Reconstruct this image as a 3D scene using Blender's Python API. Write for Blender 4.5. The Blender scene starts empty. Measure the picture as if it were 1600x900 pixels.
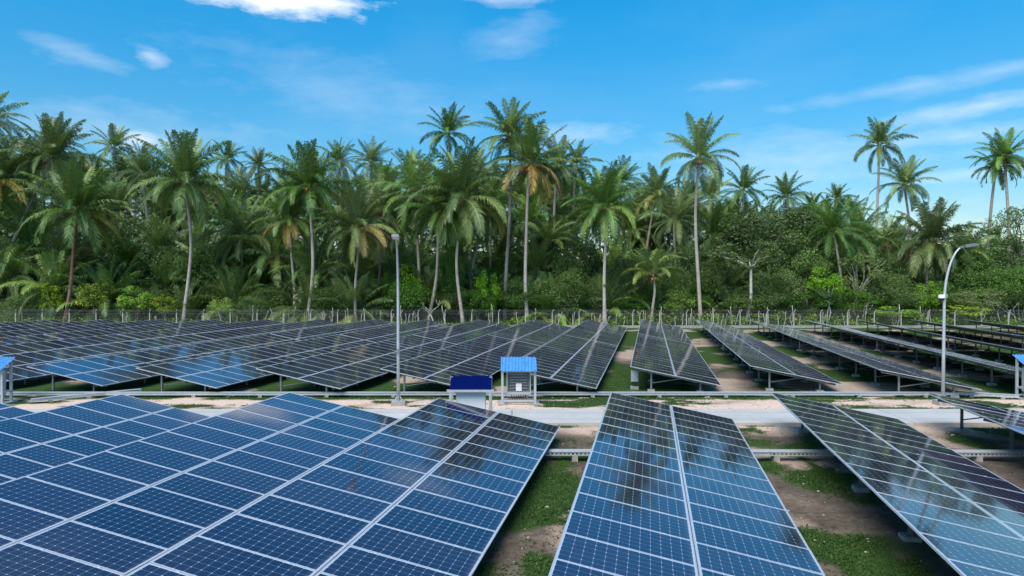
import bpy, math, random
import numpy as np
from mathutils import Vector, Matrix, Euler

R = math.radians
C = bpy.context.scene.collection
scene = bpy.context.scene
rng = random.Random(7)

# ------------------------------------------------------------------ camera, sky, sun, exposure
H = 5.85            # flying height of the camera above the near ground
F = 1067.0          # focal length in pixels of the 1600 px wide photograph
HORIZON = 434.0
cam_d = bpy.data.cameras.new('camera')
cam_d.sensor_width = 36.0
cam_d.lens = 36.0 * F / 1600.0
cam_d.clip_end = 6000
cam_d.clip_start = 0.1
cam = bpy.data.objects.new('camera', cam_d)
C.objects.link(cam)
cam.location = (0, 0, H)
cam.rotation_euler = (R(90) - math.atan(16.0 / F), 0, 0)
scene.camera = cam

SUN_EL, SUN_AZ = R(54), R(208)      # azimuth clockwise from +Y
EXPOSURE = 0.93
SKY_STRENGTH = 0.105
scene.view_settings.view_transform = 'Standard'
scene.view_settings.look = 'None'
scene.view_settings.gamma = 1.0
scene.view_settings.exposure = EXPOSURE
scene.view_settings.use_curve_mapping = False

world = bpy.data.worlds.new('World')
scene.world = world
world.use_nodes = True


def build_world():
    nt = world.node_tree
    nt.nodes.clear()
    N = nt.nodes.new
    L = nt.links.new

    def math_(op, a, b=None, c=None):
        n = N('ShaderNodeMath')
        n.operation = op
        for i, v in enumerate((a, b, c)):
            if v is None:
                continue
            if isinstance(v, (int, float)):
                n.inputs[i].default_value = v
            else:
                L(v, n.inputs[i])
        return n.outputs[0]

    out = N('ShaderNodeOutputWorld')
    bg = N('ShaderNodeBackground')
    bg.inputs['Strength'].default_value = SKY_STRENGTH
    sky = N('ShaderNodeTexSky')
    sky.sky_type = 'NISHITA'
    sky.sun_disc = False
    sky.sun_elevation = SUN_EL
    sky.sun_rotation = SUN_AZ
    sky.altitude = 0
    sky.air_density = 1.0
    sky.dust_density = 0.35
    sky.ozone_density = 3.0
    hsv = N('ShaderNodeHueSaturation')
    hsv.inputs['Hue'].default_value = 0.487
    hsv.inputs['Saturation'].default_value = 1.46
    L(sky.outputs[0], hsv.inputs['Color'])
    tc = N('ShaderNodeTexCoord')
    sep = N('ShaderNodeSeparateXYZ')
    L(tc.outputs['Generated'], sep.inputs[0])
    x, y, z = sep.outputs
    az = math_('ARCTAN2', x, y)
    el = math_('ARCSINE', z)
    low = N('ShaderNodeMapRange')
    L(el, low.inputs[0])
    low.inputs[1].default_value = 0.04
    low.inputs[2].default_value = 0.36
    low.inputs[3].default_value = 0.58
    low.inputs[4].default_value = 1.0
    L(low.outputs[0], hsv.inputs['Value'])
    # breakup noise in direction space, stretched sideways as high thin cloud is
    mp = N('ShaderNodeMapping')
    mp.inputs['Scale'].default_value = (1.0, 1.0, 3.0)
    L(tc.outputs['Generated'], mp.inputs[0])
    nz = N('ShaderNodeTexNoise')
    nz.inputs['Scale'].default_value = 13.0
    nz.inputs['Detail'].default_value = 9
    nz.inputs['Roughness'].default_value = 0.62
    L(mp.outputs[0], nz.inputs['Vector'])
    nf = N('ShaderNodeTexNoise')
    nf.inputs['Scale'].default_value = 2.2
    nf.inputs['Detail'].default_value = 7
    nf.inputs['Roughness'].default_value = 0.55
    nf.inputs['Distortion'].default_value = 0.4
    L(mp.outputs[0], nf.inputs['Vector'])
    nval = math_('SUBTRACT', nz.outputs[0], 0.5)
    total = None

    def cloud(px, py, rx, ry, amp, sharp=1.0, rot=0.0, rough=1.6):
        nonlocal total
        a0 = math.atan((px - 800) / F)
        e0 = math.atan((HORIZON - py) / F * math.cos(a0))
        da = math_('SUBTRACT', az, a0)
        de = math_('SUBTRACT', el, e0)
        if rot:
            c, s = math.cos(rot), math.sin(rot)
            da2 = math_('ADD', math_('MULTIPLY', da, c), math_('MULTIPLY', de, s))
            de = math_('SUBTRACT', math_('MULTIPLY', de, c), math_('MULTIPLY', da, s))
            da = da2
        qa = math_('POWER', math_('ABSOLUTE', math_('DIVIDE', da, rx / F)), 2.0)
        qe = math_('POWER', math_('ABSOLUTE', math_('DIVIDE', de, ry / F)), 2.0)
        d = math_('SQRT', math_('ADD', qa, qe))
        v = math_('SUBTRACT', 1.0, d)
        v = math_('ADD', v, math_('MULTIPLY', nval, rough * 1.5))
        v = math_('MULTIPLY', v, sharp)
        n = N('ShaderNodeClamp')
        L(v, n.inputs[0])
        sm = math_('SMOOTH_MIN', n.outputs[0], 1.0, 0.3)
        v = math_('MULTIPLY', sm, amp)
        total = v if total is None else math_('MAXIMUM', total, v)

    cloud(430, -2, 150, 24, 0.95, 1.3)
    cloud(335, -8, 70, 20, 0.9, 1.3)
    cloud(790, -2, 75, 16, 0.5, 0.9)
    cloud(240, 92, 27, 15, 0.55, 0.9)
    cloud(128, 88, 70, 18, 0.3, 0.7, R(-8))
    cloud(1540, 165, 120, 15, 0.42, 0.8, R(4))
    cloud(1560, 112, 150, 15, 0.27, 0.7, R(6))
    cloud(1400, 140, 160, 12, 0.25, 0.7, R(4))
    cloud(1500, 212, 170, 14, 0.42, 0.7, R(3))
    cloud(1530, 270, 120, 12, 0.42, 0.7, R(3))
    cloud(1230, 250, 230, 50, 0.30, 0.7)
    cloud(1130, 132, 60, 12, 0.3, 0.8)
    cloud(790, 65, 95, 34, 0.22, 0.7, R(15))
    cloud(560, 150, 280, 60, 0.17, 0.7, R(-8))
    cloud(900, 215, 100, 26, 0.38, 0.8)
    cloud(225, 220, 60, 18, 0.75, 1.0)
    cloud(150, 200, 250, 40, 0.3, 0.6)
    cloud(1240, 380, 500, 70, 0.25, 0.8)
    cloud(300, 330, 600, 70, 0.2, 0.8)
    # high thin cloud overhead (out of frame, seen in the glass)
    v = math_('MULTIPLY', math_('SUBTRACT', nf.outputs[0], 0.49), 4.0)
    n = N('ShaderNodeClamp')
    L(v, n.inputs[0])
    up = N('ShaderNodeMapRange')
    L(el, up.inputs[0])
    up.inputs[1].default_value = 0.42
    up.inputs[2].default_value = 0.85
    up.inputs[3].default_value = 0.05
    up.inputs[4].default_value = 0.55
    v = math_('MULTIPLY', n.outputs[0], up.outputs[0])
    total = math_('MAXIMUM', total, v)
    mix = N('ShaderNodeMix')
    mix.data_type = 'RGBA'
    L(total, mix.inputs[0])
    L(hsv.outputs[0], mix.inputs[6])
    mix.inputs[7].default_value = (5.6, 5.9, 6.2, 1)
    L(mix.outputs[2], bg.inputs['Color'])
    L(bg.outputs[0], out.inputs[0])


build_world()

sd = bpy.data.lights.new('sun', 'SUN')
sd.energy = 2.7
sd.angle = R(45)
sd.color = (1.0, 0.93, 0.83)
sun = bpy.data.objects.new('sun', sd)
C.objects.link(sun)
sdir = Vector((math.sin(SUN_AZ) * math.cos(SUN_EL), math.cos(SUN_AZ) * math.cos(SUN_EL), math.sin(SUN_EL)))
sun.rotation_euler = sdir.to_track_quat('Z', 'Y').to_euler()
sun.location = (0, 0, 60)


# ------------------------------------------------------------------ helpers
def gz(Y):
    """height of the ground: a gentle fall from the road to the fence"""
    if Y < 30.5:
        return 0.0
    if Y < 35:
        return -0.13 * (Y - 30.5) / 4.5
    if Y < 84:
        return -0.13 - 0.32 * (Y - 35) / 49.0
    return -0.45


def at(px, py, Y):
    return Vector(((px - 800) / F * Y, Y, H - (py - HORIZON) / F * Y))


def tag(o, label, cat, group=None, kind=None):
    if label:
        o['label'] = label
    if cat:
        o['category'] = cat
    if group:
        o['group'] = group
    if kind:
        o['kind'] = kind
    return o


def empty(name, loc, rot=(0, 0, 0)):
    o = bpy.data.objects.new(name, None)
    o.empty_display_size = 0.3
    C.objects.link(o)
    o.location = loc
    o.rotation_euler = rot
    return o


def put(name, mesh, parent=None, loc=(0, 0, 0), rot=(0, 0, 0), scale=None):
    o = bpy.data.objects.new(name, mesh)
    C.objects.link(o)
    if parent is not None:
        o.parent = parent
    o.location = loc
    o.rotation_euler = rot
    if scale is not None:
        o.scale = scale if hasattr(scale, '__len__') else (scale,) * 3
    return o


class MB:
    """collects shapes into one mesh"""

    def __init__(self):
        self.v, self.f, self.m, self.c, self.uv = [], [], [], [], {}

    def quad(self, a, b, c, d, mi=0, col=None):
        n = len(self.v)
        self.v += [tuple(a), tuple(b), tuple(c), tuple(d)]
        self.f.append((n, n + 1, n + 2, n + 3))
        self.m.append(mi)
        self.c.append(col)
        return len(self.f) - 1

    def tri(self, a, b, c, mi=0, col=None):
        n = len(self.v)
        self.v += [tuple(a), tuple(b), tuple(c)]
        self.f.append((n, n + 1, n + 2))
        self.m.append(mi)
        self.c.append(col)

    def box(self, lo, hi, mi=0, mat=None):
        x0, y0, z0 = lo
        x1, y1, z1 = hi
        p = [(x0, y0, z0), (x1, y0, z0), (x1, y1, z0), (x0, y1, z0), (x0, y0, z1), (x1, y0, z1), (x1, y1, z1), (x0, y1, z1)]
        if mat is not None:
            p = [tuple(mat @ Vector(q)) for q in p]
        n = len(self.v)
        self.v += p
        for f in ((0, 3, 2, 1), (4, 5, 6, 7), (0, 1, 5, 4), (1, 2, 6, 5), (2, 3, 7, 6), (3, 0, 4, 7)):
            self.f.append(tuple(n + i for i in f))
            self.m.append(mi)
            self.c.append(None)

    def frustum(self, lo, hi, inset, mi=0):
        """block with a smaller top"""
        x0, y0, z0 = lo
        x1, y1, z1 = hi
        i = inset
        p = [(x0, y0, z0), (x1, y0, z0), (x1, y1, z0), (x0, y1, z0), (x0 + i, y0 + i, z1), (x1 - i, y0 + i, z1), (x1 - i, y1 - i, z1), (x0 + i, y1 - i, z1)]
        n = len(self.v)
        self.v += p
        for f in ((0, 3, 2, 1), (4, 5, 6, 7), (0, 1, 5, 4), (1, 2, 6, 5), (2, 3, 7, 6), (3, 0, 4, 7)):
            self.f.append(tuple(n + i for i in f))
            self.m.append(mi)
            self.c.append(None)

    def beam(self, a, b, w, h, mi=0):
        a, b = Vector(a), Vector(b)
        d = (b - a)
        l = d.length
        q = d.to_track_quat('Y', 'Z')
        self.box((-w / 2, 0, -h / 2), (w / 2, l, h / 2), mi, Matrix.Translation(a) @ q.to_matrix().to_4x4())

    def tube(self, pts, rad, sides=8, mi=0, cap=True, col=None):
        pts = [Vector(p) for p in pts]
        if not hasattr(rad, '__len__'):
            rad = [rad] * len(pts)
        base = len(self.v)
        ref = Vector((0, 0, 1)) if abs((pts[-1] - pts[0]).normalized().z) < 0.85 else Vector((1, 0, 0))
        for i, p in enumerate(pts):
            t = (pts[min(i + 1, len(pts) - 1)] - pts[max(i - 1, 0)]).normalized()
            s = t.cross(ref).normalized()
            n = s.cross(t)
            for k in range(sides):
                a = 2 * math.pi * k / sides
                self.v.append(tuple(p + (s * math.cos(a) + n * math.sin(a)) * rad[i]))
        for i in range(len(pts) - 1):
            for k in range(sides):
                k2 = (k + 1) % sides
                self.f.append((base + i * sides + k, base + i * sides + k2, base + (i + 1) * sides + k2, base + (i + 1) * sides + k))
                self.m.append(mi)
                self.c.append(col)
        if cap:
            self.f.append(tuple(base + k for k in range(sides))[::-1])
            self.m.append(mi)
            self.c.append(col)
            self.f.append(tuple(base + (len(pts) - 1) * sides + k for k in range(sides)))
            self.m.append(mi)
            self.c.append(col)

    def ball(self, c, r, seg=8, ring=5, mi=0, sq=(1, 1, 1), col=None):
        base = len(self.v)
        for i in range(ring + 1):
            th = math.pi * i / ring
            for k in range(seg):
                ph = 2 * math.pi * k / seg
                self.v.append((c[0] + r * sq[0] * math.sin(th) * math.cos(ph), c[1] + r * sq[1] * math.sin(th) * math.sin(ph), c[2] + r * sq[2] * math.cos(th)))
        for i in range(ring):
            for k in range(seg):
                k2 = (k + 1) % seg
                self.f.append((base + i * seg + k, base + (i + 1) * seg + k, base + (i + 1) * seg + k2, base + i * seg + k2))
                self.m.append(mi)
                self.c.append(col)

    def mesh(self, name, mats, smooth=False, color=False):
        me = bpy.data.meshes.new(name)
        me.from_pydata(self.v, [], self.f)
        for m in (mats if isinstance(mats, (list, tuple)) else [mats]):
            me.materials.append(m)
        me.polygons.foreach_set('material_index', self.m)
        if smooth:
            me.polygons.foreach_set('use_smooth', [True] * len(self.f))
        if color:
            at_ = me.color_attributes.new('tone', 'FLOAT_COLOR', 'CORNER')
            buf = []
            for f, c in zip(self.f, self.c):
                c = c or (0.1, 0.1, 0.1)
                buf += [c[0], c[1], c[2], 1.0] * len(f)
            at_.data.foreach_set('color', buf)
        me.update()
        return me

    def build(self, name, mats, parent=None, smooth=False, loc=(0, 0, 0), rot=(0, 0, 0), color=False):
        return put(name, self.mesh(name, mats, smooth, color), parent, loc, rot)


# ------------------------------------------------------------------ materials
class Mat:
    def __init__(self, name):
        self.m = bpy.data.materials.new(name)
        self.m.use_nodes = True
        self.nt = self.m.node_tree
        self.bsdf = self.nt.nodes['Principled BSDF']
        self.out = self.nt.nodes['Material Output']

    def n(self, t, **kw):
        n = self.nt.nodes.new(t)
        for k, v in kw.items():
            setattr(n, k, v)
        return n

    def l(self, a, b):
        self.nt.links.new(a, b)

    def math(self, op, a, b=None, c=None):
        n = self.n('ShaderNodeMath', operation=op)
        for i, v in enumerate((a, b, c)):
            if v is None:
                continue
            if isinstance(v, (int, float)):
                n.inputs[i].default_value = v
            else:
                self.l(v, n.inputs[i])
        return n.outputs[0]

    def noise(self, scale, detail=5, rough=0.55, vec=None, coord='Object'):
        n = self.n('ShaderNodeTexNoise')
        n.inputs['Scale'].default_value = scale
        n.inputs['Detail'].default_value = detail
        n.inputs['Roughness'].default_value = rough
        if vec is None:
            tc = self.n('ShaderNodeTexCoord')
            vec = tc.outputs[coord]
        self.l(vec, n.inputs['Vector'])
        return n.outputs[0]

    def ramp(self, fac, stops):
        n = self.n('ShaderNodeValToRGB')
        e = n.color_ramp.elements
        e[0].position, e[0].color = stops[0][0], (*stops[0][1], 1)
        e[1].position, e[1].color = stops[-1][0], (*stops[-1][1], 1)
        for p, c in stops[1:-1]:
            q = e.new(p)
            q.color = (*c, 1)
        self.l(fac, n.inputs[0])
        return n.outputs[0]

    def mix(self, fac, a, b, blend='MIX'):
        n = self.n('ShaderNodeMix', data_type='RGBA', blend_type=blend)
        for i, v in ((0, fac), (6, a), (7, b)):
            if isinstance(v, (int, float)):
                n.inputs[i].default_value = v
            elif isinstance(v, tuple):
                n.inputs[i].default_value = (*v, 1)
            else:
                self.l(v, n.inputs[i])
        return n.outputs[2]

    def bump(self, h, strength=0.3, dist=0.02):
        b = self.n('ShaderNodeBump')
        b.inputs['Strength'].default_value = strength
        b.inputs['Distance'].default_value = dist
        self.l(h, b.inputs['Height'])
        self.l(b.outputs[0], self.bsdf.inputs['Normal'])

    def set(self, color=None, rough=None, metal=None, spec=None, ior=None):
        b = self.bsdf.inputs
        if color is not None:
            if isinstance(color, tuple):
                b['Base Color'].default_value = (*color, 1)
            else:
                self.l(color, b['Base Color'])
        if rough is not None:
            if isinstance(rough, (int, float)):
                b['Roughness'].default_value = rough
            else:
                self.l(rough, b['Roughness'])
        if metal is not None:
            b['Metallic'].default_value = metal
        if spec is not None:
            b['Specular IOR Level'].default_value = spec
        if ior is not None:
            b['IOR'].default_value = ior
        return self


def mottled(name, a, b, scale, rough=0.7, metal=0.0, bump=0.0, coord='Object', spec=0.5):
    m = Mat(name)
    n = m.noise(scale, 6, 0.6, coord=coord)
    m.set(m.ramp(n, [(0.3, a), (0.7, b)]), rough, metal, spec)
    if bump:
        m.bump(n, bump)
    return m.m


def glass_material():
    """photovoltaic laminate: navy cells 12 x 6, pale cell gaps with small corner diamonds, under glass"""
    m = Mat('solar_laminate')
    uv = m.n('ShaderNodeUVMap')
    sep = m.n('ShaderNodeSeparateXYZ')
    m.l(uv.outputs[0], sep.inputs[0])
    u, v = sep.outputs[0], sep.outputs[1]
    fu = m.math('ABSOLUTE', m.math('SUBTRACT', m.math('FRACT', u), 0.5))      # 0 centre .. 0.5 edge
    fv = m.math('ABSOLUTE', m.math('SUBTRACT', m.math('FRACT', v), 0.5))
    lu = m.math('GREATER_THAN', fu, 0.481)
    lv = m.math('GREATER_THAN', fv, 0.484)
    dia = m.math('GREATER_THAN', m.math('ADD', fu, fv), 0.915)
    line = m.math('MAXIMUM', m.math('MULTIPLY', m.math('MAXIMUM', lu, lv), 0.36), dia)
    # margin round the cells
    mu = m.math('MAXIMUM', m.math('LESS_THAN', u, 0.0), m.math('GREATER_THAN', u, 12.0))
    mv = m.math('MAXIMUM', m.math('LESS_THAN', v, 0.0), m.math('GREATER_THAN', v, 6.0))
    line = m.math('MAXIMUM', line, m.math('MAXIMUM', mu, mv))
    # busbars: fine silver threads along the long side
    bb = m.math('ABSOLUTE', m.math('SUBTRACT', m.math('FRACT', m.math('MULTIPLY', v, 5.0)), 0.5))
    bb = m.math('MULTIPLY', m.math('LESS_THAN', bb, 0.04), 0.10)
    line = m.math('MAXIMUM', line, bb)
    oi = m.n('ShaderNodeObjectInfo')
    cell = m.mix(oi.outputs['Random'], (0.002, 0.004, 0.02), (0.013, 0.012, 0.036))
    # slightly different tone from cell to cell
    wn = m.n('ShaderNodeTexWhiteNoise', noise_dimensions='2D')
    comb = m.n('ShaderNodeCombineXYZ')
    m.l(m.math('FLOOR', u), comb.inputs[0])
    m.l(m.math('ADD', m.math('FLOOR', v), m.math('MULTIPLY', oi.outputs['Random'], 91.0)), comb.inputs[1])
    m.l(comb.outputs[0], wn.inputs['Vector'])
    cell = m.mix(m.math('MULTIPLY', wn.outputs[0], 0.35), cell, (0.01, 0.015, 0.04))
    col = m.mix(line, cell, (0.42, 0.48, 0.57))
    # a light film of dust
    tc = m.n('ShaderNodeTexCoord')
    geo = m.n('ShaderNodeNewGeometry')
    dn = m.noise(0.5, 6, 0.65, vec=geo.outputs['Position'])
    dust = m.math('MULTIPLY', m.math('SMOOTH_MAX', m.math('SUBTRACT', dn, 0.46), 0.0, 0.05), 0.04)
    low = m.math('MULTIPLY', m.math('SMOOTH_MAX', m.math('SUBTRACT', u, 11.55), 0.0, 0.2), m.math('MULTIPLY', dn, 0.4))
    dust = m.math('ADD', dust, low)
    col = m.mix(dust, col, (0.42, 0.41, 0.39))
    rg = m.math('ADD', 0.035, m.math('MULTIPLY', dn, 0.05))
    m.set(col, rg, 0.0, 0.5, 1.95)
    m.bsdf.inputs['Specular Tint'].default_value = (0.8, 0.86, 1.0, 1)
    return m.m


M = {}
M['glass'] = glass_material()
M['alu'] = mottled('anodised_aluminium', (0.42, 0.46, 0.51), (0.55, 0.58, 0.62), 3, 0.38, 0.35)
M['backsheet'] = mottled('panel_backsheet', (0.16, 0.165, 0.17), (0.2, 0.2, 0.21), 3, 0.6)
M['galv'] = mottled('galvanised_steel', (0.2, 0.21, 0.22), (0.32, 0.33, 0.34), 9, 0.5, 0.6)
M['galv_light'] = mottled('painted_grey_steel', (0.4, 0.43, 0.45), (0.52, 0.55, 0.57), 7, 0.45, 0.3)
M['galv_dark'] = mottled('weathered_steel', (0.1, 0.105, 0.11), (0.17, 0.175, 0.18), 8, 0.55, 0.5)
M['concrete'] = mottled('rough_concrete', (0.2, 0.195, 0.18), (0.38, 0.37, 0.34), 6, 0.9, 0, 0.3)
M['roof_blue'] = mottled('blue_roof_paint', (0.035, 0.18, 0.46), (0.09, 0.3, 0.6), 5, 0.4)
M['roof_navy'] = mottled('navy_board_and_roof_shade', (0.0, 0.004, 0.06), (0.0, 0.005, 0.072), 3, 0.8, 0, 0, 'Object', 0.04)  # the board's own navy; on corrugated undersides it paints in their shade
M['inv_white'] = mottled('inverter_white_paint', (0.62, 0.66, 0.67), (0.7, 0.73, 0.74), 3, 0.45)
M['inv_grey'] = mottled('inverter_grey_cast', (0.09, 0.1, 0.115), (0.15, 0.16, 0.17), 6, 0.5, 0.2)
M['paper'] = mottled('paper_label', (0.75, 0.75, 0.73), (0.8, 0.8, 0.79), 5, 0.8)
M['black'] = mottled('black_rubber', (0.015, 0.015, 0.016), (0.03, 0.03, 0.03), 5, 0.5)
M['white_post'] = mottled('whitewashed_post', (0.34, 0.33, 0.31), (0.55, 0.54, 0.5), 5, 0.85)
M['wire'] = mottled('fence_wire', (0.2, 0.2, 0.19), (0.3, 0.3, 0.29), 5, 0.6, 0.5)
M['stake'] = mottled('bleached_wood', (0.2, 0.18, 0.15), (0.5, 0.48, 0.43), 4, 0.9, 0, 0.4)
M['bark_grey'] = mottled('grey_bark', (0.14, 0.12, 0.1), (0.34, 0.31, 0.27), 3.5, 0.95, 0, 0.6)
M['bark_pale'] = mottled('pale_bark', (0.36, 0.33, 0.29), (0.6, 0.57, 0.5), 3.0, 0.95, 0, 0.5)


def trunk_material(name, a, b):
    m = Mat(name)
    tc = m.n('ShaderNodeTexCoord')
    sep = m.n('ShaderNodeSeparateXYZ')
    m.l(tc.outputs['Object'], sep.inputs[0])
    n = m.noise(2.5, 6, 0.6)
    ring = m.math('SINE', m.math('ADD', m.math('MULTIPLY', sep.outputs[2], 38.0), m.math('MULTIPLY', n, 9.0)))
    big = m.noise(0.6, 4, 0.6)
    k = m.math('ADD', m.math('MULTIPLY', ring, 0.13), m.math('ADD', m.math('MULTIPLY', n, 0.5), m.math('MULTIPLY', big, 0.6)))
    oi = m.n('ShaderNodeObjectInfo')
    k = m.math('ADD', k, m.math('MULTIPLY', m.math('SUBTRACT', oi.outputs['Random'], 0.5), 0.35))
    m.set(m.ramp(k, [(0.3, a), (0.85, b)]), 0.95, 0, 0.2)
    m.bump(ring, 0.35, 0.02)
    return m.m


M['trunk'] = trunk_material('palm_trunk_bark', (0.2, 0.17, 0.14), (0.52, 0.475, 0.41))
M['trunk_red'] = trunk_material('palm_trunk_ruddy', (0.17, 0.09, 0.055), (0.42, 0.26, 0.18))


def leaf_material(name, tint=(1, 1, 1), transl=0.28, rough=0.5, vary=0.5):
    """leaf colour comes from each face's own tone (leaf age), varied from plant to plant"""
    m = Mat(name)
    ca = m.n('ShaderNodeVertexColor', layer_name='tone')
    oi = m.n('ShaderNodeObjectInfo')
    hsv = m.n('ShaderNodeHueSaturation')
    m.l(m.math('ADD', 0.485, m.math('MULTIPLY', oi.outputs['Random'], 0.03)), hsv.inputs['Hue'])
    m.l(m.math('ADD', 0.85, m.math('MULTIPLY', oi.outputs['Random'], 0.25)), hsv.inputs['Saturation'])
    r2 = m.math('FRACT', m.math('MULTIPLY', oi.outputs['Random'], 17.3))
    m.l(m.math('ADD', 1 - vary / 2, m.math('MULTIPLY', r2, vary)), hsv.inputs['Value'])
    m.l(m.mix(1.0, ca.outputs[0], tint, 'MULTIPLY'), hsv.inputs['Color'])
    col = hsv.outputs[0]
    m.set(col, rough, 0, 0.35)
    tr = m.n('ShaderNodeBsdfTranslucent')
    m.l(m.mix(0.5, col, (0.12, 0.17, 0.02)), tr.inputs[0])
    ms = m.n('ShaderNodeMixShader')
    ms.inputs[0].default_value = transl
    m.l(m.bsdf.outputs[0], ms.inputs[1])
    m.l(tr.outputs[0], ms.inputs[2])
    m.l(ms.outputs[0], m.out.inputs[0])
    return m.m


M['frond'] = leaf_material('palm_frond', (1.45, 1.52, 1.35), 0.27, 0.36)
M['leaf'] = leaf_material('broad_leaf', (1.25, 1.38, 1.1), 0.27, 0.5)
M['grass'] = leaf_material('grass_blade', (1, 1, 1), 0.3, 0.6, 0.0)
M['nut'] = leaf_material('coconut_husk', (1, 1, 1), 0.0, 0.6)


# ------------------------------------------------------------------ noise for placing ground cover
def vnoise(x, y, seed=0):
    """smooth value noise on numpy arrays"""
    def h(i, j):
        n = (i * 374761393 + j * 668265263 + seed * 974634777) & 0x7fffffff
        n = ((n ^ (n >> 13)) * 1274126177) & 0x7fffffff
        return ((n ^ (n >> 16)) & 0xffff) / 65535.0
    xi, yi = np.floor(x).astype(np.int64), np.floor(y).astype(np.int64)
    fx, fy = x - xi, y - yi
    fx, fy = fx * fx * (3 - 2 * fx), fy * fy * (3 - 2 * fy)
    a, b, c, d = h(xi, yi), h(xi + 1, yi), h(xi, yi + 1), h(xi + 1, yi + 1)
    return (a * (1 - fx) + b * fx) * (1 - fy) + (c * (1 - fx) + d * fx) * fy


def fbm(x, y, seed=0, octs=4):
    s, a, t = 0, 0.5, 0
    for o in range(octs):
        s = s + a * vnoise(x * 2 ** o, y * 2 ** o, seed + o)
        t += a
        a *= 0.5
    return s / t


def sstep(a, b, x):
    t = np.clip((x - a) / (b - a), 0, 1)
    return t * t * (3 - 2 * t)


THETA = R(11.4)
ST, CT = math.sin(THETA), math.cos(THETA)
FAR_U = {2: 11.25, 3: 17.6}


def far_u(k):
    return FAR_U.get(k, -0.98 + 6.15 * k if k < 2 else 17.6 + 6.2 * (k - 3))


ROAD0, ROAD1 = 27.0, 29.95


def grass_mask(x, y):
    """where low grass covers the soil (0..1)"""
    x = np.asarray(x, float)
    y = np.asarray(y, float)
    g = fbm(x * 0.42, y * 0.33, 3, 4)
    u = x * CT - y * ST
    near = sstep(0.38, 0.56, g + 0.09 * (u < 0.0) - 0.01)          # lane left of the middle table is greener
    far = sstep(0.40, 0.54, fbm(x * 0.35, y * 0.22, 12, 4) + 0.02)
    m = np.where(y < ROAD0, near, far)
    # bare pinkish gravel verge beyond the road
    verge = (y > ROAD0 - 0.5) & (y < 34.2)
    vg = sstep(0.52, 0.64, fbm(x * 0.5, y * 0.9, 31, 4))
    vg = np.maximum(vg, sstep(32.6, 33.6, y) * sstep(0.40, 0.52, fbm(x * 0.45, y * 0.6, 41, 3)))
    m = np.where(verge, vg, m)
    # worn bare patches in the lanes
    m = m * np.where(y < ROAD0, 1 - 0.9 * sstep(0.47, 0.62, fbm(x * 0.8, y * 0.6, 91, 4)), 1.0)
    m = np.where(y > 83.5, 1.0, m)
    return m


def gravel_mask(x, y):
    x = np.asarray(x, float)
    y = np.asarray(y, float)
    n = fbm(x * 0.3, y * 0.4, 77, 4)
    v = sstep(29.5, 30.6, y) * (1 - sstep(33.4, 36.5, y + 3 * (n - 0.5)))
    far = 0.5 * sstep(0.36, 0.6, fbm(x * 0.22, y * 0.3, 51, 4)) * (y > 30)
    edge = 0.5 * sstep(24.8, 27.2, y + 2 * (n - 0.5)) * (y < 28)
    lane = 0.42 * sstep(0.46, 0.6, fbm(x * 0.6, y * 0.5, 71, 4)) * (y < ROAD0)
    return np.clip(v * sstep(0.25, 0.5, n + 0.1) + far + edge + lane, 0, 1)


# ------------------------------------------------------------------ ground and road
def ground_material():
    m = Mat('soil_and_grass')
    ag = m.n('ShaderNodeAttribute', attribute_name='grass')
    av = m.n('ShaderNodeAttribute', attribute_name='gravel')
    n1 = m.noise(0.7, 8, 0.62)
    n2 = m.noise(6.0, 8, 0.7)
    n3 = m.noise(38.0, 4, 0.7)
    soil = m.ramp(m.math('ADD', m.math('MULTIPLY', n1, 0.55), m.math('MULTIPLY', n2, 0.5)), [(0.36, (0.04, 0.03, 0.022)), (0.5, (0.1, 0.08, 0.061)), (0.6, (0.15, 0.122, 0.095)), (0.72, (0.3, 0.255, 0.205))])
    grav = m.ramp(m.math('ADD', m.math('MULTIPLY', n2, 0.5), m.math('MULTIPLY', n3, 0.5)), [(0.36, (0.4, 0.295, 0.22)), (0.52, (0.62, 0.475, 0.375)), (0.66, (0.74, 0.6, 0.5))])
    gr = m.ramp(m.math('ADD', m.math('MULTIPLY', n2, 0.55), m.math('MULTIPLY', n3, 0.45)), [(0.35, (0.012, 0.03, 0.006)), (0.52, (0.03, 0.07, 0.012)), (0.7, (0.06, 0.105, 0.022))])
    base = m.mix(av.outputs['Fac'], soil, grav)
    edge = m.math('ADD', ag.outputs['Fac'], m.math('MULTIPLY', m.math('SUBTRACT', n2, 0.5), 1.5))
    edge = m.math('SMOOTHSTEP', edge, 0.35, 0.65) if False else m.math('MINIMUM', m.math('MAXIMUM', m.math('MULTIPLY', m.math('SUBTRACT', edge, 0.25), 1.8), 0.0), 1.0)
    col = m.mix(edge, base, gr)
    m.set(col, 0.95, 0, 0.2)
    m.bump(m.math('ADD', m.math('MULTIPLY', n2, 0.6), m.math('MULTIPLY', n3, 0.4)), 0.6, 0.05)
    return m.m


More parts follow.
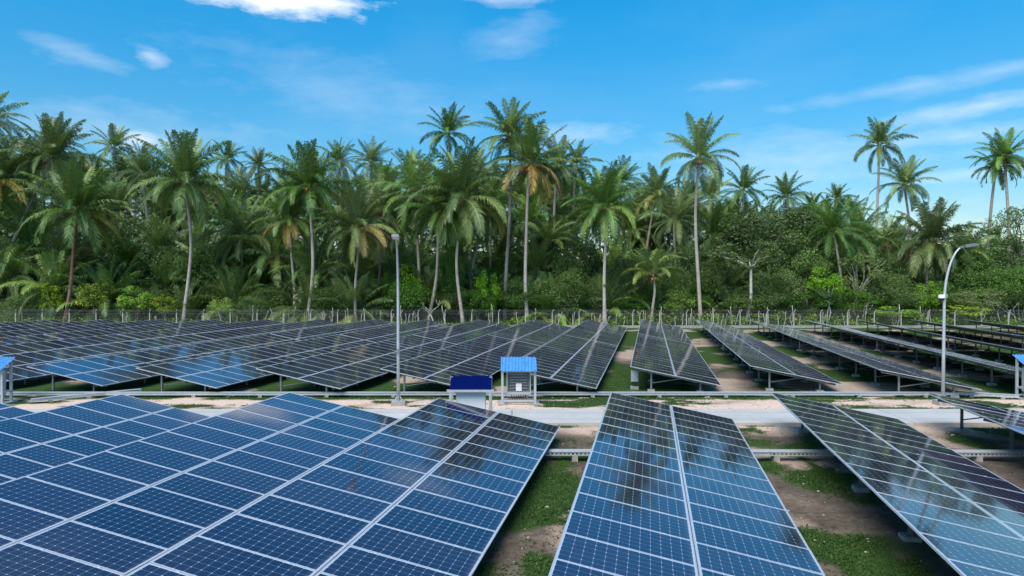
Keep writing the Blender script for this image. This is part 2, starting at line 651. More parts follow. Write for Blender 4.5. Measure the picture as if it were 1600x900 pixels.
def build_ground():
    ys = np.concatenate([[-400, -120, -40, -10, 2], np.arange(6, 46, 0.28), np.arange(46, 92, 0.9), [94, 98, 104, 112, 125, 150, 220, 400, 900, 2500]])
    xs = np.concatenate([[-2500, -800, -300, -150, -100], np.arange(-72, -26, 1.2), np.arange(-26, 34, 0.3), np.arange(34, 72, 1.0), [75, 100, 150, 300, 800, 2500]])
    X, Y = np.meshgrid(xs, ys)
    Z = np.vectorize(gz)(Y)
    bump = (fbm(X * 0.8, Y * 0.8, 5, 3) - 0.5) * 0.09
    near_road = (Y > ROAD0 - 0.5) & (Y < ROAD1 + 0.5)
    Z = Z + np.where(near_road, -0.02, bump)
    nx, ny = len(xs), len(ys)
    verts = np.stack([X.ravel(), Y.ravel(), Z.ravel()], 1)
    idx = np.arange(nx * ny).reshape(ny, nx)
    faces = np.stack([idx[:-1, :-1].ravel(), idx[:-1, 1:].ravel(), idx[1:, 1:].ravel(), idx[1:, :-1].ravel()], 1)
    me = bpy.data.meshes.new('ground')
    me.from_pydata(verts.tolist(), [], faces.tolist())
    me.materials.append(ground_material())
    for nm, fn in (('grass', grass_mask), ('gravel', gravel_mask)):
        a = me.attributes.new(nm, 'FLOAT', 'POINT')
        a.data.foreach_set('value', fn(verts[:, 0], verts[:, 1]).astype(np.float32))
    me.polygons.foreach_set('use_smooth', [True] * len(faces))
    o = put('ground', me)
    tag(o, 'sandy soil with patches of low grass under the solar tables', 'ground', kind='structure')


def build_road():
    m = Mat('cast_concrete')
    n1, n2, n3 = m.noise(0.35, 6, 0.6), m.noise(3.0, 8, 0.7), m.noise(30, 3, 0.7)
    k = m.math('ADD', m.math('MULTIPLY', n1, 0.5), m.math('ADD', m.math('MULTIPLY', n2, 0.3), m.math('MULTIPLY', n3, 0.2)))
    m.set(m.ramp(k, [(0.36, (0.33, 0.335, 0.33)), (0.52, (0.42, 0.425, 0.42)), (0.66, (0.5, 0.505, 0.49))]), 0.9, 0, 0.25)
    tc = m.n('ShaderNodeTexCoord')
    sp = m.n('ShaderNodeSeparateXYZ')
    m.l(tc.outputs['Object'], sp.inputs[0])
    col0 = m.bsdf.inputs['Base Color'].links[0].from_socket
    mid = (ROAD0 + ROAD1) / 2
    dist = m.math('DIVIDE', m.math('ABSOLUTE', m.math('SUBTRACT', sp.outputs[1], mid)), (ROAD1 - ROAD0) / 2)
    sand = m.math('MULTIPLY', m.math('SUBTRACT', m.math('ADD', m.math('MULTIPLY', dist, 0.42), m.math('ADD', m.math('MULTIPLY', n1, 0.55), m.math('MULTIPLY', n2, 0.35))), 0.79), 5.0)
    cl = m.n('ShaderNodeClamp')
    m.l(sand, cl.inputs[0])
    col1 = m.mix(m.math('MULTIPLY', cl.outputs[0], 0.8), col0, (0.46, 0.36, 0.28))
    # tyre-worn darker lanes, broken by noise
    lane = m.math('SUBTRACT', 1.0, m.math('MULTIPLY', m.math('ABSOLUTE', m.math('SUBTRACT', dist, 0.45)), 4.5))
    c2 = m.n('ShaderNodeClamp')
    m.l(m.math('MULTIPLY', lane, n1), c2.inputs[0])
    col1 = m.mix(m.math('MULTIPLY', c2.outputs[0], 0.6), col1, (0.27, 0.26, 0.25))
    m.l(col1, m.bsdf.inputs['Base Color'])
    m.bump(n3, 0.2, 0.01)
    b = MB()
    # cast bays with open joints every 4 m
    for i in range(-12, 13):
        x0 = i * 4.0
        b.frustum((x0 + 0.006, ROAD0, -0.3), (x0 + 3.994, ROAD1, 0.09), 0.012)
    o = b.build('road', m.m)
    tag(o, 'pale concrete service road crossing between the near and far solar rows', 'road', kind='structure')


build_ground()
build_road()


# ------------------------------------------------------------------ solar tables
MW, ML, GAP, MID = 1.134, 2.322, 0.016, 0.02      # module width along the row, length up the slope
PITCH = MW + GAP
TILT = R(10.7)
Z_HIGH = 1.38
SLANT = 2 * ML + MID
WH = SLANT * math.cos(TILT)
Z_MID = Z_HIGH - SLANT / 2 * math.sin(TILT)


def panel_meshes():
    rl, rs, d = 0.0125, 0.024, 0.036
    hx, hy = ML / 2, MW / 2

    def frame(b, mi):
        b.box((-hx, -hy, -d), (hx, -hy + rl, 0.002), mi)
        b.box((-hx, hy - rl, -d), (hx, hy, 0.002), mi)
        b.box((-hx, -hy + rl, -d), (-hx + rs, hy - rl, 0.002), mi)
        b.box((hx - rs, -hy + rl, -d), (hx, hy - rl, 0.002), mi)

    def lam(b, mi_g, mi_b):
        x, y = hx - rs, hy - rl
        q = b.quad((-x, -y, 0), (x, -y, 0), (x, y, 0), (-x, y, 0), mi_g)
        b.quad((-x, -y, -0.007), (-x, y, -0.007), (x, y, -0.007), (x, -y, -0.007), mi_b)
        b.box((-0.12, -0.05, -0.03), (0.12, 0.05, -0.008), mi_b)
        return q

    def uvs(me, q):
        uvl = me.uv_layers.new(name='UVMap')
        ls = me.polygons[q].loop_indices
        mg = 0.13
        for li, (u, v) in zip(ls, ((-mg, -mg * 0.7), (12 + mg, -mg * 0.7), (12 + mg, 6 + mg * 0.7), (-mg, 6 + mg * 0.7))):
            uvl.data[li].uv = (u, v)

    b = MB()
    q = lam(b, 0, 1)
    near = b.mesh('solar_panel', [M['glass'], M['backsheet']])
    uvs(near, q)
    b = MB()
    frame(b, 0)
    for cx_ in (-0.62, 0.62):                           # mid clamps
        b.box((cx_ - 0.03, hy - 0.006, 0.0021), (cx_ + 0.03, hy + GAP + 0.006, 0.008), 0)
    fr = b.mesh('panel_frame', M['alu'])
    b = MB()
    q = lam(b, 0, 1)
    frame(b, 2)
    far = b.mesh('solar_panel_framed', [M['glass'], M['backsheet'], M['alu']])
    uvs(far, q)
    return near, fr, far


PANEL, FRAME, PANEL_FAR = panel_meshes()
XH, XL = -1.22, 1.28               # posts on the high and on the low side


def plane_z(x):
    return Z_MID - x * math.tan(TILT)


def support_meshes():
    d = {}
    for key, x in (('post_h', XH), ('post_l', XL)):
        b = MB()
        top = plane_z(x) - 0.21
        b.box((-0.045, -0.035, 0.0), (0.045, -0.029, top))
        b.box((-0.045, 0.029, 0.0), (0.045, 0.035, top))
        b.box((-0.006, -0.029, 0.0), (0.006, 0.029, top))
        b.box((-0.09, -0.09, 0.115), (0.09, 0.09, 0.127))
        d[key] = b.mesh('post', M['galv'])
    b = MB()
    a, c = Vector((-2.05, 0, plane_z(-2.05) - 0.155)), Vector((2.05, 0, plane_z(2.05) - 0.155))
    b.beam(a, c, 0.05, 0.09)
    d['rafter'] = b.mesh('rafter', M['galv'])
    b = MB()
    b.beam((XH + 0.05, 0.04, 0.45), (0.25, 0.04, plane_z(0.25) - 0.2), 0.04, 0.04)
    d['brace'] = b.mesh('brace', M['galv'])
    b = MB()
    b.frustum((-0.2, -0.2, -0.25), (0.2, 0.2, 0.115), 0.02)
    d['footing'] = b.mesh('footing', M['concrete'])
    return d


SUP = support_meshes()
PURL = {}


def purlin_mesh(length):
    key = round(length, 2)
    if key not in PURL:
        b = MB()
        b.box((-0.028, -length / 2, -0.05), (0.028, length / 2, -0.044))
        b.box((-0.028, -length / 2, 0.044), (0.028, length / 2, 0.05))
        b.box((-0.028, -length / 2, -0.044), (-0.022, length / 2, 0.044))
        PURL[key] = b.mesh('purlin', M['galv'])
    return PURL[key]


RT = random.Random(3)


def solar_table(u_left, v_top, n, label, near=False, supports=2, group=None):
    """a ground table of 2 x n modules; u_left is the high edge across the row, v_top the far end along it"""
    length = n * PITCH - GAP
    uc = u_left + WH / 2
    vc = v_top - length / 2
    x, y = uc * CT + vc * ST, -uc * ST + vc * CT
    # along-row fall of the ground
    y0, y1 = y - length / 2 * CT, y + length / 2 * CT
    z0, z1 = gz(y0), gz(y1)
    slope = math.atan2(z1 - z0, length)
    t = empty('solar_table', (x, y, (z0 + z1) / 2), (slope, 0, -THETA))
    tag(t, label, 'solar table', group)
    off = ML / 2 + MID / 2
    for side in (-1, 1):
        px_, pz_ = side * off * math.cos(TILT), Z_MID - side * off * math.sin(TILT)
        for i in range(n):
            yy = -length / 2 + MW / 2 + i * PITCH
            jit = (RT.gauss(0, 0.0022), TILT + RT.gauss(0, 0.0022), 0)
            p = put('solar_panel', PANEL if near else PANEL_FAR, t, (px_, yy, pz_ + RT.gauss(0, 0.0015)), jit)
            if near:
                put('frame', FRAME, p)
    for s in (-1.9, -0.55, 0.55, 1.9):
        if supports == 0 and abs(s) < 1:
            continue
        put('purlin', purlin_mesh(length), t, (s, 0, plane_z(s) - 0.093), (0, TILT, 0))
    nf = max(3, round(length / 3.4))
    for i in range(nf):
        yy = -length / 2 + 0.55 + (length - 1.1) * i / (nf - 1)
        put('post', SUP['post_h'], t, (XH, yy, 0))
        put('post', SUP['post_l'], t, (XL, yy, 0))
        if supports >= 1:
            put('rafter', SUP['rafter'], t, (0, yy, 0))
            put('brace', SUP['brace'], t, (0, yy, 0))
        if supports >= 2:
            put('footing', SUP['footing'], t, (XH, yy, 0))
            put('footing', SUP['footing'], t, (XL, yy, 0))
    return t


def v_at(u, Y):
    return (Y + u * ST) / CT


NEAR_GROUP = 'solar tables on the near side of the road'
FAR_GROUP = 'solar tables between the road and the fence'
near_rows = [
    (-26.05, 26.4, 'near blue solar table at the left frame edge, mostly cut off'),
    (-19.9, 26.2, 'near blue solar table, second from the left, its far corner below the left inverter shelter'),
    (-13.80, 26.6, 'near blue solar table left of the lamp post, third from the left'),
    (-7.70, 25.3, 'near solar table directly in front of the navy-roofed inverter shelter'),
    (-1.48, 26.6, 'middle near solar table with dark palm reflections, green grass lane on its left'),
    (4.63, 26.6, 'near solar table right of the middle one, cloudy sky reflected in its glass'),
    (10.56, 26.6, 'near solar table at the right frame edge beside the curved lamp post'),
]
for u, Y, lab in near_rows:
    solar_table(u, v_at(u, Y), 20, lab, True, 2, NEAR_GROUP)

ORD = {1: 'first', 2: 'second', 3: 'third', 4: 'fourth', 5: 'fifth', 6: 'sixth', 7: 'seventh', 8: 'eighth', 9: 'ninth', 10: 'tenth', 11: 'eleventh', 12: 'twelfth'}
FAR_Y = {0: 35.5, 1: 35.8, 2: 34.0, 3: 34.0, -1: 34.45, -2: 34.3, -3: 34.3, -4: 34.6, -5: 35.4}
for k in range(-11, 8):
    u = far_u(k)
    Y0 = FAR_Y.get(k, 34.8)
    v0 = v_at(u, Y0)
    ln = 20 * PITCH
    front_x = (u + 2.3) * CT + (v0 + ln / 2) * ST
    for half in (0, 1):
        vt = v0 + ln * (half + 1) + half * 0.24
        # leave out tables that are wholly outside the picture
        ymax = -u * ST + vt * CT
        xl, xr = u * CT + vt * ST, (u + WH) * CT + vt * ST
        if xr < -0.76 * ymax:
            continue
        yn = -u * ST + (vt - ln) * CT
        xs_ = [u * CT + vt * ST, u * CT + (vt - ln) * ST]
        if xs_[0] > 0.752 * ymax and xs_[1] > 0.752 * yn:
            continue
        if k == 0:
            where = 'row with the grey cabinet under its corner'
        elif k < 0:
            where = ORD[-k] + ' row left of the one with the grey cabinet'
        else:
            where = ORD[k] + ' row right of the one with the grey cabinet'
        lab = ('rear solar table by the fence, ' if half else 'front solar table beyond the road, ') + where
        solar_table(u, vt, 20, lab, False, 2 if k >= -1 else (1 if half == 0 else 0), FAR_GROUP)


# ------------------------------------------------------------------ coconut palms
def frond_shape(b, L, az, e0, droop, rs, tone, leaf_len=0.95, dens=42, twist=0.0, ragged=0.0, side_curve=0.0):
    """one feather frond: arching midrib with hanging leaflets"""
    n = 12
    fk = rs.choice((0.62, 0.8, 1.0, 1.0, 1.2, 1.35))
    if fk > 1.1:
        tone = (tone[0] * 1.16, tone[1], tone[2] * 0.75)
    p = Vector((0.12 * math.cos(az), 0.12 * math.sin(az), 0.0))
    pts, tans = [p.copy()], []
    for i in range(n):
        u = (i + 0.5) / n
        e = e0 - droop * (u ** 1.35)
        a = az + side_curve * u * u
        t = Vector((math.cos(a) * math.cos(e), math.sin(a) * math.cos(e), math.sin(e)))
        tans.append(t)
        p = p + t * (L / n)
        pts.append(p.copy())
    rib = (tone[0] * 1.7 + 0.03, tone[1] * 1.45 + 0.03, tone[2] * 1.3 + 0.01)
    b.tube(pts, [0.055 * (1 - i / (n + 1.0)) + 0.008 for i in range(n + 1)], 3, 0, False, rib)
    for i in range(dens):
        u = 0.13 + 0.87 * (i + rs.random() * 0.6) / dens
        if ragged and rs.random() < ragged:
            continue
        f = min(u * n, n - 1e-3)
        j = int(f)
        fr = f - j
        q = pts[j].lerp(pts[j + 1], fr)
        t = tans[min(j, n - 1)]
        s = t.cross(Vector((0, 0, 1)))
        if s.length < 0.05:
            s = Vector((-math.sin(az), math.cos(az), 0))
        s.normalize()
        nn = s.cross(t)
        if twist:
            s, nn = s * math.cos(twist) + nn * math.sin(twist), nn * math.cos(twist) - s * math.sin(twist)
        ll = leaf_len * (math.sin(math.pi * min(0.97, 0.16 + 0.80 * u)) ** 0.65) * (0.85 + 0.3 * rs.random())
        for sg in (-1, 1):
            fwd = 0.5 + 0.6 * u + rs.uniform(-0.15, 0.15)
            d0 = (t * fwd + s * sg * (1.0 - 0.25 * u) + nn * 0.28).normalized()
            hang = 0.35 + 0.75 * rs.random()
            m = q + d0 * ll * 0.5 + Vector((0, 0, -0.10 * ll * hang))
            d1 = (d0 * 0.75 + Vector((0, 0, -hang * 1.1))).normalized()
            e = m + d1 * ll * 0.52
            w = 0.036 + 0.016 * rs.random()
            wv = t * w
            k = (0.78 + 0.45 * rs.random()) * fk
            c1 = (tone[0] * k, tone[1] * k, tone[2] * k)
            if rs.random() < 0.08:
                c1 = (c1[0] * 1.6, c1[1] * 1.35, c1[2])
            b.quad(q - wv * 0.7, q + wv * 0.7, m + wv, m - wv, 0, c1)
            b.tri(m - wv, m + wv, e, 0, c1)


GREEN = [(0.068, 0.132, 0.04), (0.083, 0.15, 0.05), (0.105, 0.172, 0.062), (0.053, 0.108, 0.034)]
YELLOW = [(0.15, 0.165, 0.042), (0.175, 0.165, 0.045)]
BROWN = [(0.2, 0.15, 0.05), (0.17, 0.12, 0.055), (0.25, 0.18, 0.07)]
YOUNG = [(0.115, 0.176, 0.0385), (0.0978, 0.154, 0.0352)]


def crown_mesh(kind, seed):
    rs = random.Random(seed)
    b = MB()
    n = {'full': 38, 'dry': 36, 'wind': 27, 'young': 17, 'sparse': 22, 'back': 32}[kind]
    dens = 62
    if kind == 'back':
        dens = 46
    for i in range(n):
        u = (i + 0.5) / n                       # 0 = newest spear, 1 = oldest hanging leaf
        az = i * 2.39996 + rs.uniform(-0.25, 0.25)
        if kind == 'young':
            e0 = R(82 - 62 * u + rs.uniform(-6, 6))
            droop = R(48 + 45 * u + rs.uniform(-8, 8))
            tone = rs.choice(YOUNG + GREEN[2:3])
            L = 5.0 * (0.8 + 0.25 * math.sin(math.pi * u))
        else:
            e0 = R(86 - 122 * u ** 1.25 + rs.uniform(-8, 8))
            droop = R(10 + 78 * min(1.0, u * 1.45) ** 1.1 - 20 * max(0.0, u - 0.7) / 0.3 + rs.uniform(-8, 12))
            L = 5.0 * (0.86 + 0.24 * math.sin(math.pi * (0.15 + 0.75 * u))) * rs.uniform(0.9, 1.08)
            tone = GREEN[2] if u < 0.22 else rs.choice(GREEN)
            if u > 0.72 and kind in ('full', 'dry') and rs.random() < (0.25 if kind == 'full' else 0.75):
                tone = rs.choice(YELLOW + GREEN[2:3]) if kind == 'full' else rs.choice(BROWN + YELLOW)
            if u > 0.88 and kind in ('full', 'wind', 'sparse', 'back') and rs.random() < 0.02:
                tone = rs.choice(BROWN)
        sc = rs.uniform(-0.25, 0.25)
        if kind in ('wind', 'sparse'):
            sc = -0.5 * math.sin(az - 0.4)
        frond_shape(b, L, az, e0, droop, rs, tone, 1.12 if kind != 'young' else 0.95, dens, rs.uniform(-0.5, 0.5), 0.06 if kind != 'dry' else 0.15, sc)
    return b.mesh('crown_' + kind, M['frond'], False, True)


CROWNS = {k: [crown_mesh(k, s) for s in seeds] for k, seeds in {
    'full': (11, 12, 13, 14), 'dry': (21, 22), 'wind': (31, 32, 33), 'young': (41, 42), 'sparse': (51, 52), 'back': (61, 62, 63, 64)}.items()}


def nut_mesh(seed):
    rs = random.Random(seed)
    b = MB()
    for i in range(16):
        a = rs.uniform(0, 6.28)
        r = rs.uniform(0.2, 0.55)
        c = rs.choice([(0.34, 0.17, 0.06), (0.22, 0.2, 0.05), (0.4, 0.2, 0.08), (0.2, 0.11, 0.05)])
        b.ball((r * math.cos(a), r * math.sin(a), rs.uniform(-0.65, -0.05)), rs.uniform(0.11, 0.16), 6, 4, 0, (1, 1, 1.2), c)
    for i in range(7):                                   # old fibrous flower stalks
        a = rs.uniform(0, 6.28)
        e = Vector((0.9 * math.cos(a), 0.9 * math.sin(a), rs.uniform(-0.9, -0.3)))
        b.tube([(0, 0, -0.1), e * 0.5 + Vector((0, 0, 0.15)), e], [0.03, 0.03, 0.01], 4, 0, False, (0.27, 0.16, 0.07))
    return b.mesh('coconut_cluster', M['nut'], True, True)


NUTS = [nut_mesh(s) for s in (1, 2, 3)]


def palm(cx, cy, fx, Y, r_px, kind, label, group, seed, nuts=True, ruddy=False, bend=None, name='coconut_palm'):
    """crown seen at (cx, cy) in photo pixels and foot at fx, standing Y metres off"""
    rs = random.Random(seed)
    top = at(cx, cy, Y)
    foot = Vector(((fx - 800) / F * Y, Y + rs.uniform(-1, 1) * 0.5, gz(Y) - 0.1))
    t = empty(name, foot)
    tag(t, label, 'palm tree', group)
    d = top - foot
    b = MB()
    n = 14
    if bend is None:
        bend = rs.uniform(-0.9, 0.9)
    ba = rs.uniform(-0.6, 0.6)
    pts, rad = [], []
    r0 = 0.165 + 0.0045 * d.z + rs.uniform(-0.01, 0.015)
    for i in range(n + 1):
        u = i / n
        p = Vector((d.x * u, d.y * u, d.z * u))
        p.x += bend * math.sin(math.pi * u) + 0.12 * math.sin(7 * u + seed)
        p.y += ba * math.sin(math.pi * u)
        pts.append(p)
        rad.append(r0 * (1.0 - 0.38 * u) + 0.10 * math.exp(-u * 18))
    pts[-1] = d.copy()
    b.tube(pts, rad, 9)
    b.build('trunk', M['trunk_red' if ruddy else 'trunk'], t, True)
    sc = (r_px / F * Y) / (4.0 if Y < 102 else 4.25)
    lean = (rs.uniform(-0.12, 0.12), rs.uniform(-0.12, 0.12), rs.uniform(0, 6.28))
    if kind in ('wind', 'sparse'):
        lean = (rs.uniform(-0.08, 0.08), rs.uniform(0.0, 0.15), rs.uniform(-0.5, 0.5))
    put('crown', rs.choice(CROWNS[kind]), t, d, lean, sc)
    if nuts:
        put('coconuts', rs.choice(NUTS), t, d, (0, 0, rs.uniform(0, 6)), sc * 1.35)
    return t


PG = 'coconut palms at the edge of the grove'
palms = [
    # cx, cy, fx, Y, r, kind, label, ruddy
    (123, 330, 102, 88, 66, 'full', 'low bushy palm with ruddy trunk foot, above the bright yellow-green bushes', True),
    (82, 250, -35, 93, 58, 'full', 'palm at the left edge with pale trunk leaning steeply to the right', False),
    (-5, 285, -20, 91, 62, 'full', 'palm cut by the left frame edge below a taller cut-off palm', False),
    (-18, 190, -30, 96, 46, 'wind', 'tallest palm cut by the left frame edge, only frond tips showing', False),
    (290, 285, 283, 89, 66, 'full', 'tall straight palm standing alone right of the feathery tree, upright spiky crown', False),
    (380, 372, 378, 97, 52, 'full', 'short palm with thin dark trunk, right of the tall lone straight one', False),
    (485, 295, 478, 90, 60, 'full', 'palm with grey trunk and orange coconuts, left partner of a close pair', False),
    (452, 345, 459, 92, 46, 'dry', 'low palm with a hanging orange-brown frond beside the grey-trunked one', False),
    (432, 400, 434, 97, 58, 'back', 'dark drooping low palm in shade left of the close pair', False),
    (560, 358, 556, 89, 58, 'full', 'leafy low palm left of the middle lamp post, greenish coconuts', False),
    (598, 330, 591, 95, 52, 'back', 'palm with reddish trunk just left of the middle lamp post', True),
    (652, 305, 663, 92, 58, 'back', 'palm with slim pale trunk just right of the middle lamp post', False),
    (688, 335, 668, 89, 54, 'full', 'palm whose pale trunk leans right beside the bleached dead stump', False),
    (700, 200, 712, 108, 46, 'wind', 'tallest dark palm left of centre, crown standing clear against sky', False),
    (724, 312, 723, 88, 72, 'full', 'broad crowned palm with stout trunk left of the thin leaning trunk', False),
    (756, 335, 736, 96, 46, 'back', 'palm with thin trunk leaning right, crown lost behind the broad crown', False),
    (797, 215, 788, 92, 50, 'wind', 'tall palm, left one of the twin crowns near the centre', False),
    (829, 258, 826, 90, 60, 'dry', 'tall palm with dry brown hanging fronds, right of the twin crowns', False),
    (872, 250, 868, 104, 50, 'wind', 'tall palm behind and right of the one with dry brown fronds', False),
    (900, 250, 905, 112, 40, 'sparse', 'slender far palm against the sky right of the dry-fronded one', False),
    (853, 378, 855, 101, 46, 'young', 'short palm with stubby trunk in the shade between two tall trunks', False),
    (945, 325, 942, 89, 56, 'full', 'palm with straight grey trunk and half-brown crown right of centre', False),
    (1020, 428, 1018, 88, 48, 'young', 'small young light green palm standing at the fence', False),
    (1026, 296, 1002, 106, 46, 'full', 'palm with orange tinted crown left of the tall isolated crown', False),
    (1054, 345, 1052, 99, 46, 'back', 'dark palm just left of the tall straight trunk, above the young palm', False),
    (1092, 248, 1098, 89, 54, 'wind', 'tall isolated palm on a long straight pale trunk right of centre', False),
    (1160, 288, 1160, 116, 42, 'sparse', 'far palm right of the tall isolated one, its crown against the sky', False),
    (1228, 298, 1226, 122, 38, 'back', 'far palm above the large dense broadleaf tree', False),
    (1372, 228, 1377, 118, 41, 'sparse', 'very tall thin palm standing far above the right hand grove', False),
    (1412, 290, 1420, 116, 42, 'wind', 'dark palm just right of and below the very tall thin one', False),
    (1556, 262, 1541, 106, 36, 'sparse', 'left one of the two tall twin palms near the right edge', False),
    (1568, 246, 1564, 105, 40, 'wind', 'right one of the two tall twin palms near the right edge', False),
    (1455, 380, 1452, 97, 58, 'full', 'large low palm with drooping fronds behind the curved lamp post', False),
    (1338, 372, 1345, 101, 50, 'back', 'low spreading palm left of the curved lamp, beneath the tall thin one', False),
    (1385, 385, 1428, 104, 46, 'back', 'palm with leaning dark trunk, between two low ones left of the curved lamp', False),
    (180, 222, 184, 112, 40, 'sparse', 'far palm crown against the sky above the low bushy palm', False),
    (88, 218, 92, 108, 46, 'wind', 'high dark palm crown at left above the leaning trunk', False),
    (355, 240, 350, 122, 32, 'sparse', 'small far palm crown right of the tall lone straight palm', False),
    (405, 250, 408, 120, 30, 'back', 'small far palm crown midway between two front palms at left', False),
    (530, 245, 532, 114, 38, 'back', 'far palm crown on the skyline right of the orange coconut palm', False),
    (580, 245, 584, 116, 38, 'back', 'far palm crown on the skyline left of the middle lamp', False),
    (1305, 302, 1303, 126, 28, 'sparse', 'small far palm on the skyline left of the very tall thin one', False),
    (1330, 325, 1334, 122, 32, 'back', 'small far dark palm just under the very tall thin one', False),
    (1268, 318, 1266, 124, 30, 'sparse', 'small far palm on the skyline above the right broadleaf trees', False),
    (970, 275, 968, 112, 40, 'back', 'far palm crown right of the half-brown crown', False),
    (640, 262, 640, 112, 40, 'back', 'far palm crown on the skyline above the middle lamp', False),
    (600, 285, 612, 106, 44, 'full', 'mid palm crown on the skyline above the reddish trunk', False),
    (740, 270, 742, 104, 46, 'wind', 'palm crown with curved fronds right of the tallest dark palm', False),
    (225, 262, 226, 104, 52, 'back', 'mid palm crown left of the tall lone straight palm', False),
    (770, 305, 770, 102, 48, 'back', 'dark palm crown under the twin crowns near the centre', False),
    (1302, 362, 1306, 95, 46, 'back', 'low dark palm behind the small tree on thin pale stems', False),
    (1502, 402, 1504, 99, 46, 'back', 'low dark palm just right of the curved lamp arm', False),
    (1110, 300, 1112, 108, 42, 'back', 'dark palm crown tucked behind the tall isolated one', False),
]
for i, (cx, cy, fx, Y, r, kd, lab, rd) in enumerate(palms):
    far = Y >= 102 and cx < 1340
    palm(cx, cy + (10 if far else 0), fx, Y, r * (0.86 if far else 1.0), kd, lab, PG, 100 + i, Y < 108, rd)

# the deep rows of the grove: only crowns show between the front palms
SKY = [(-60, 215), (0, 225), (100, 240), (200, 248), (300, 268), (400, 272), (500, 262), (600, 275), (650, 278), (750, 270), (850, 250), (900, 262), (1000, 295), (1100, 298), (1150, 305), (1250, 325), (1330, 335), (1450, 360), (1550, 362), (1680, 350)]


def skyline(x):
    for (a, ya), (b_, yb) in zip(SKY, SKY[1:]):
        if a <= x <= b_:
            return ya + (yb - ya) * (x - a) / (b_ - a)
    return 300


rp = random.Random(19)
cnt = 0
for row, (Y, step, drop) in enumerate(((94, 66, 172), (97, 72, 128), (103, 60, 84), (110, 48, 50), (118, 42, 22), (128, 40, 8))):
    x = -40 + row * 17
    while x < 1660:
        xx = x + rp.uniform(-16, 16)
        low = rp.uniform(0, 34) + (rp.uniform(0, 40) if row < 3 else 0)
        if 1290 < xx < 1640:
            low += 18
        cy = skyline(xx) + drop + low + 16
        yy = Y + rp.uniform(-3.5, 3.5)
        palm(xx, cy, xx + rp.uniform(-14, 14), yy, rp.uniform(4.2, 5.2) / yy * F, 'back' if rp.random() < 0.75 else 'full', 'coconut palm deep in the grove, its crown half hidden by the palms before it', 'coconut palms deep in the grove', 500 + cnt, False)
        cnt += 1
        x += step


# ------------------------------------------------------------------ broadleaf trees and shrubs
def leaf_cluster(b, c, r, n, rs, size, tones, flat=0.75):
    for _ in range(n):
        while True:
            p = Vector((rs.uniform(-1, 1), rs.uniform(-1, 1), rs.uniform(-1, 1)))
            if 0.05 < p.length < 1:
                break
        p = p.normalized() * (p.length ** 0.45)
        q = Vector((c[0] + p.x * r, c[1] + p.y * r, c[2] + p.z * r * flat))
        nn = (p * 0.7 + Vector((rs.gauss(0, 0.5), rs.gauss(0, 0.5), 0.55 + rs.gauss(0, 0.4)))).normalized()
        a = nn.cross(Vector((rs.gauss(0, 1), rs.gauss(0, 1), rs.gauss(0, 1)))).normalized()
        d = nn.cross(a)
        s = size * rs.uniform(0.65, 1.35)
        t = rs.choice(tones)
        k = rs.uniform(0.75, 1.3)
        b.quad(q - a * s, q - d * s * 0.45, q + a * s, q + d * s * 0.45, 0, (t[0] * k, t[1] * k, t[2] * k))


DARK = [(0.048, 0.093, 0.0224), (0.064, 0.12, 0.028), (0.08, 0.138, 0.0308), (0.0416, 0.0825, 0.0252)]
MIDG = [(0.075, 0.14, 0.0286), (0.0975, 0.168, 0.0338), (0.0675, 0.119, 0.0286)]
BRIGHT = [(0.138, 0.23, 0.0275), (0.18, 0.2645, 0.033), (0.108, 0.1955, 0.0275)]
LIME = [(0.2185, 0.275, 0.0275), (0.1725, 0.231, 0.0275), (0.2645, 0.297, 0.0385)]
OLIVE = [(0.1125, 0.135, 0.049), (0.09, 0.12, 0.042), (0.135, 0.15, 0.063)]


def make_crown(seed, tones, clumps, per, size, rx=1.0, rz=0.75, shell=0.55, cr=0.34):
    """unit crown about 1 m in radius made of leaf clumps spread through its volume; returns mesh and clump centres"""
    rs = random.Random(seed)
    b = MB()
    cs = []
    for i in range(clumps):
        while True:
            p = Vector((rs.uniform(-1, 1), rs.uniform(-1, 1), rs.uniform(-0.8, 1)))
            if p.length < 1:
                break
        p = p.normalized() * (shell + (1 - shell) * p.length) * 0.82
        c = (p.x * rx, p.y * rx, p.z * rz)
        cs.append(c)
        leaf_cluster(b, c, cr * rs.uniform(0.4, 1.4), int(per * rs.uniform(0.5, 1.4)), rs, size, tones)
    return b.mesh('leaf_crown', M['leaf'], False, True), cs


LC = {
    'dark': [make_crown(s, DARK, 42, 340, 0.029) for s in (1, 2, 3)],
    'mid': [make_crown(s, MIDG, 40, 330, 0.029) for s in (4, 5, 6)],
    'bright': [make_crown(s, BRIGHT, 36, 150, 0.042, 1.0, 0.75, 0.25, 0.26) for s in (7, 8)],
    'lime': [make_crown(s, LIME, 40, 75, 0.052, 1.0, 0.85, 0.1, 0.22) for s in (9, 10)],
    'feather': [make_crown(s, MIDG + DARK[1:3], 60, 130, 0.03, 1.0, 0.85, 0.35, 0.24) for s in (15, 16)],
    'open': [make_crown(s, MIDG + BRIGHT[2:3], 22, 220, 0.038, 1.1, 0.5, 0.7, 0.25) for s in (17, 18)],
    'olive': [make_crown(s, OLIVE, 26, 130, 0.032, 1.0, 0.6, 0.5, 0.3) for s in (19, 20)],
}


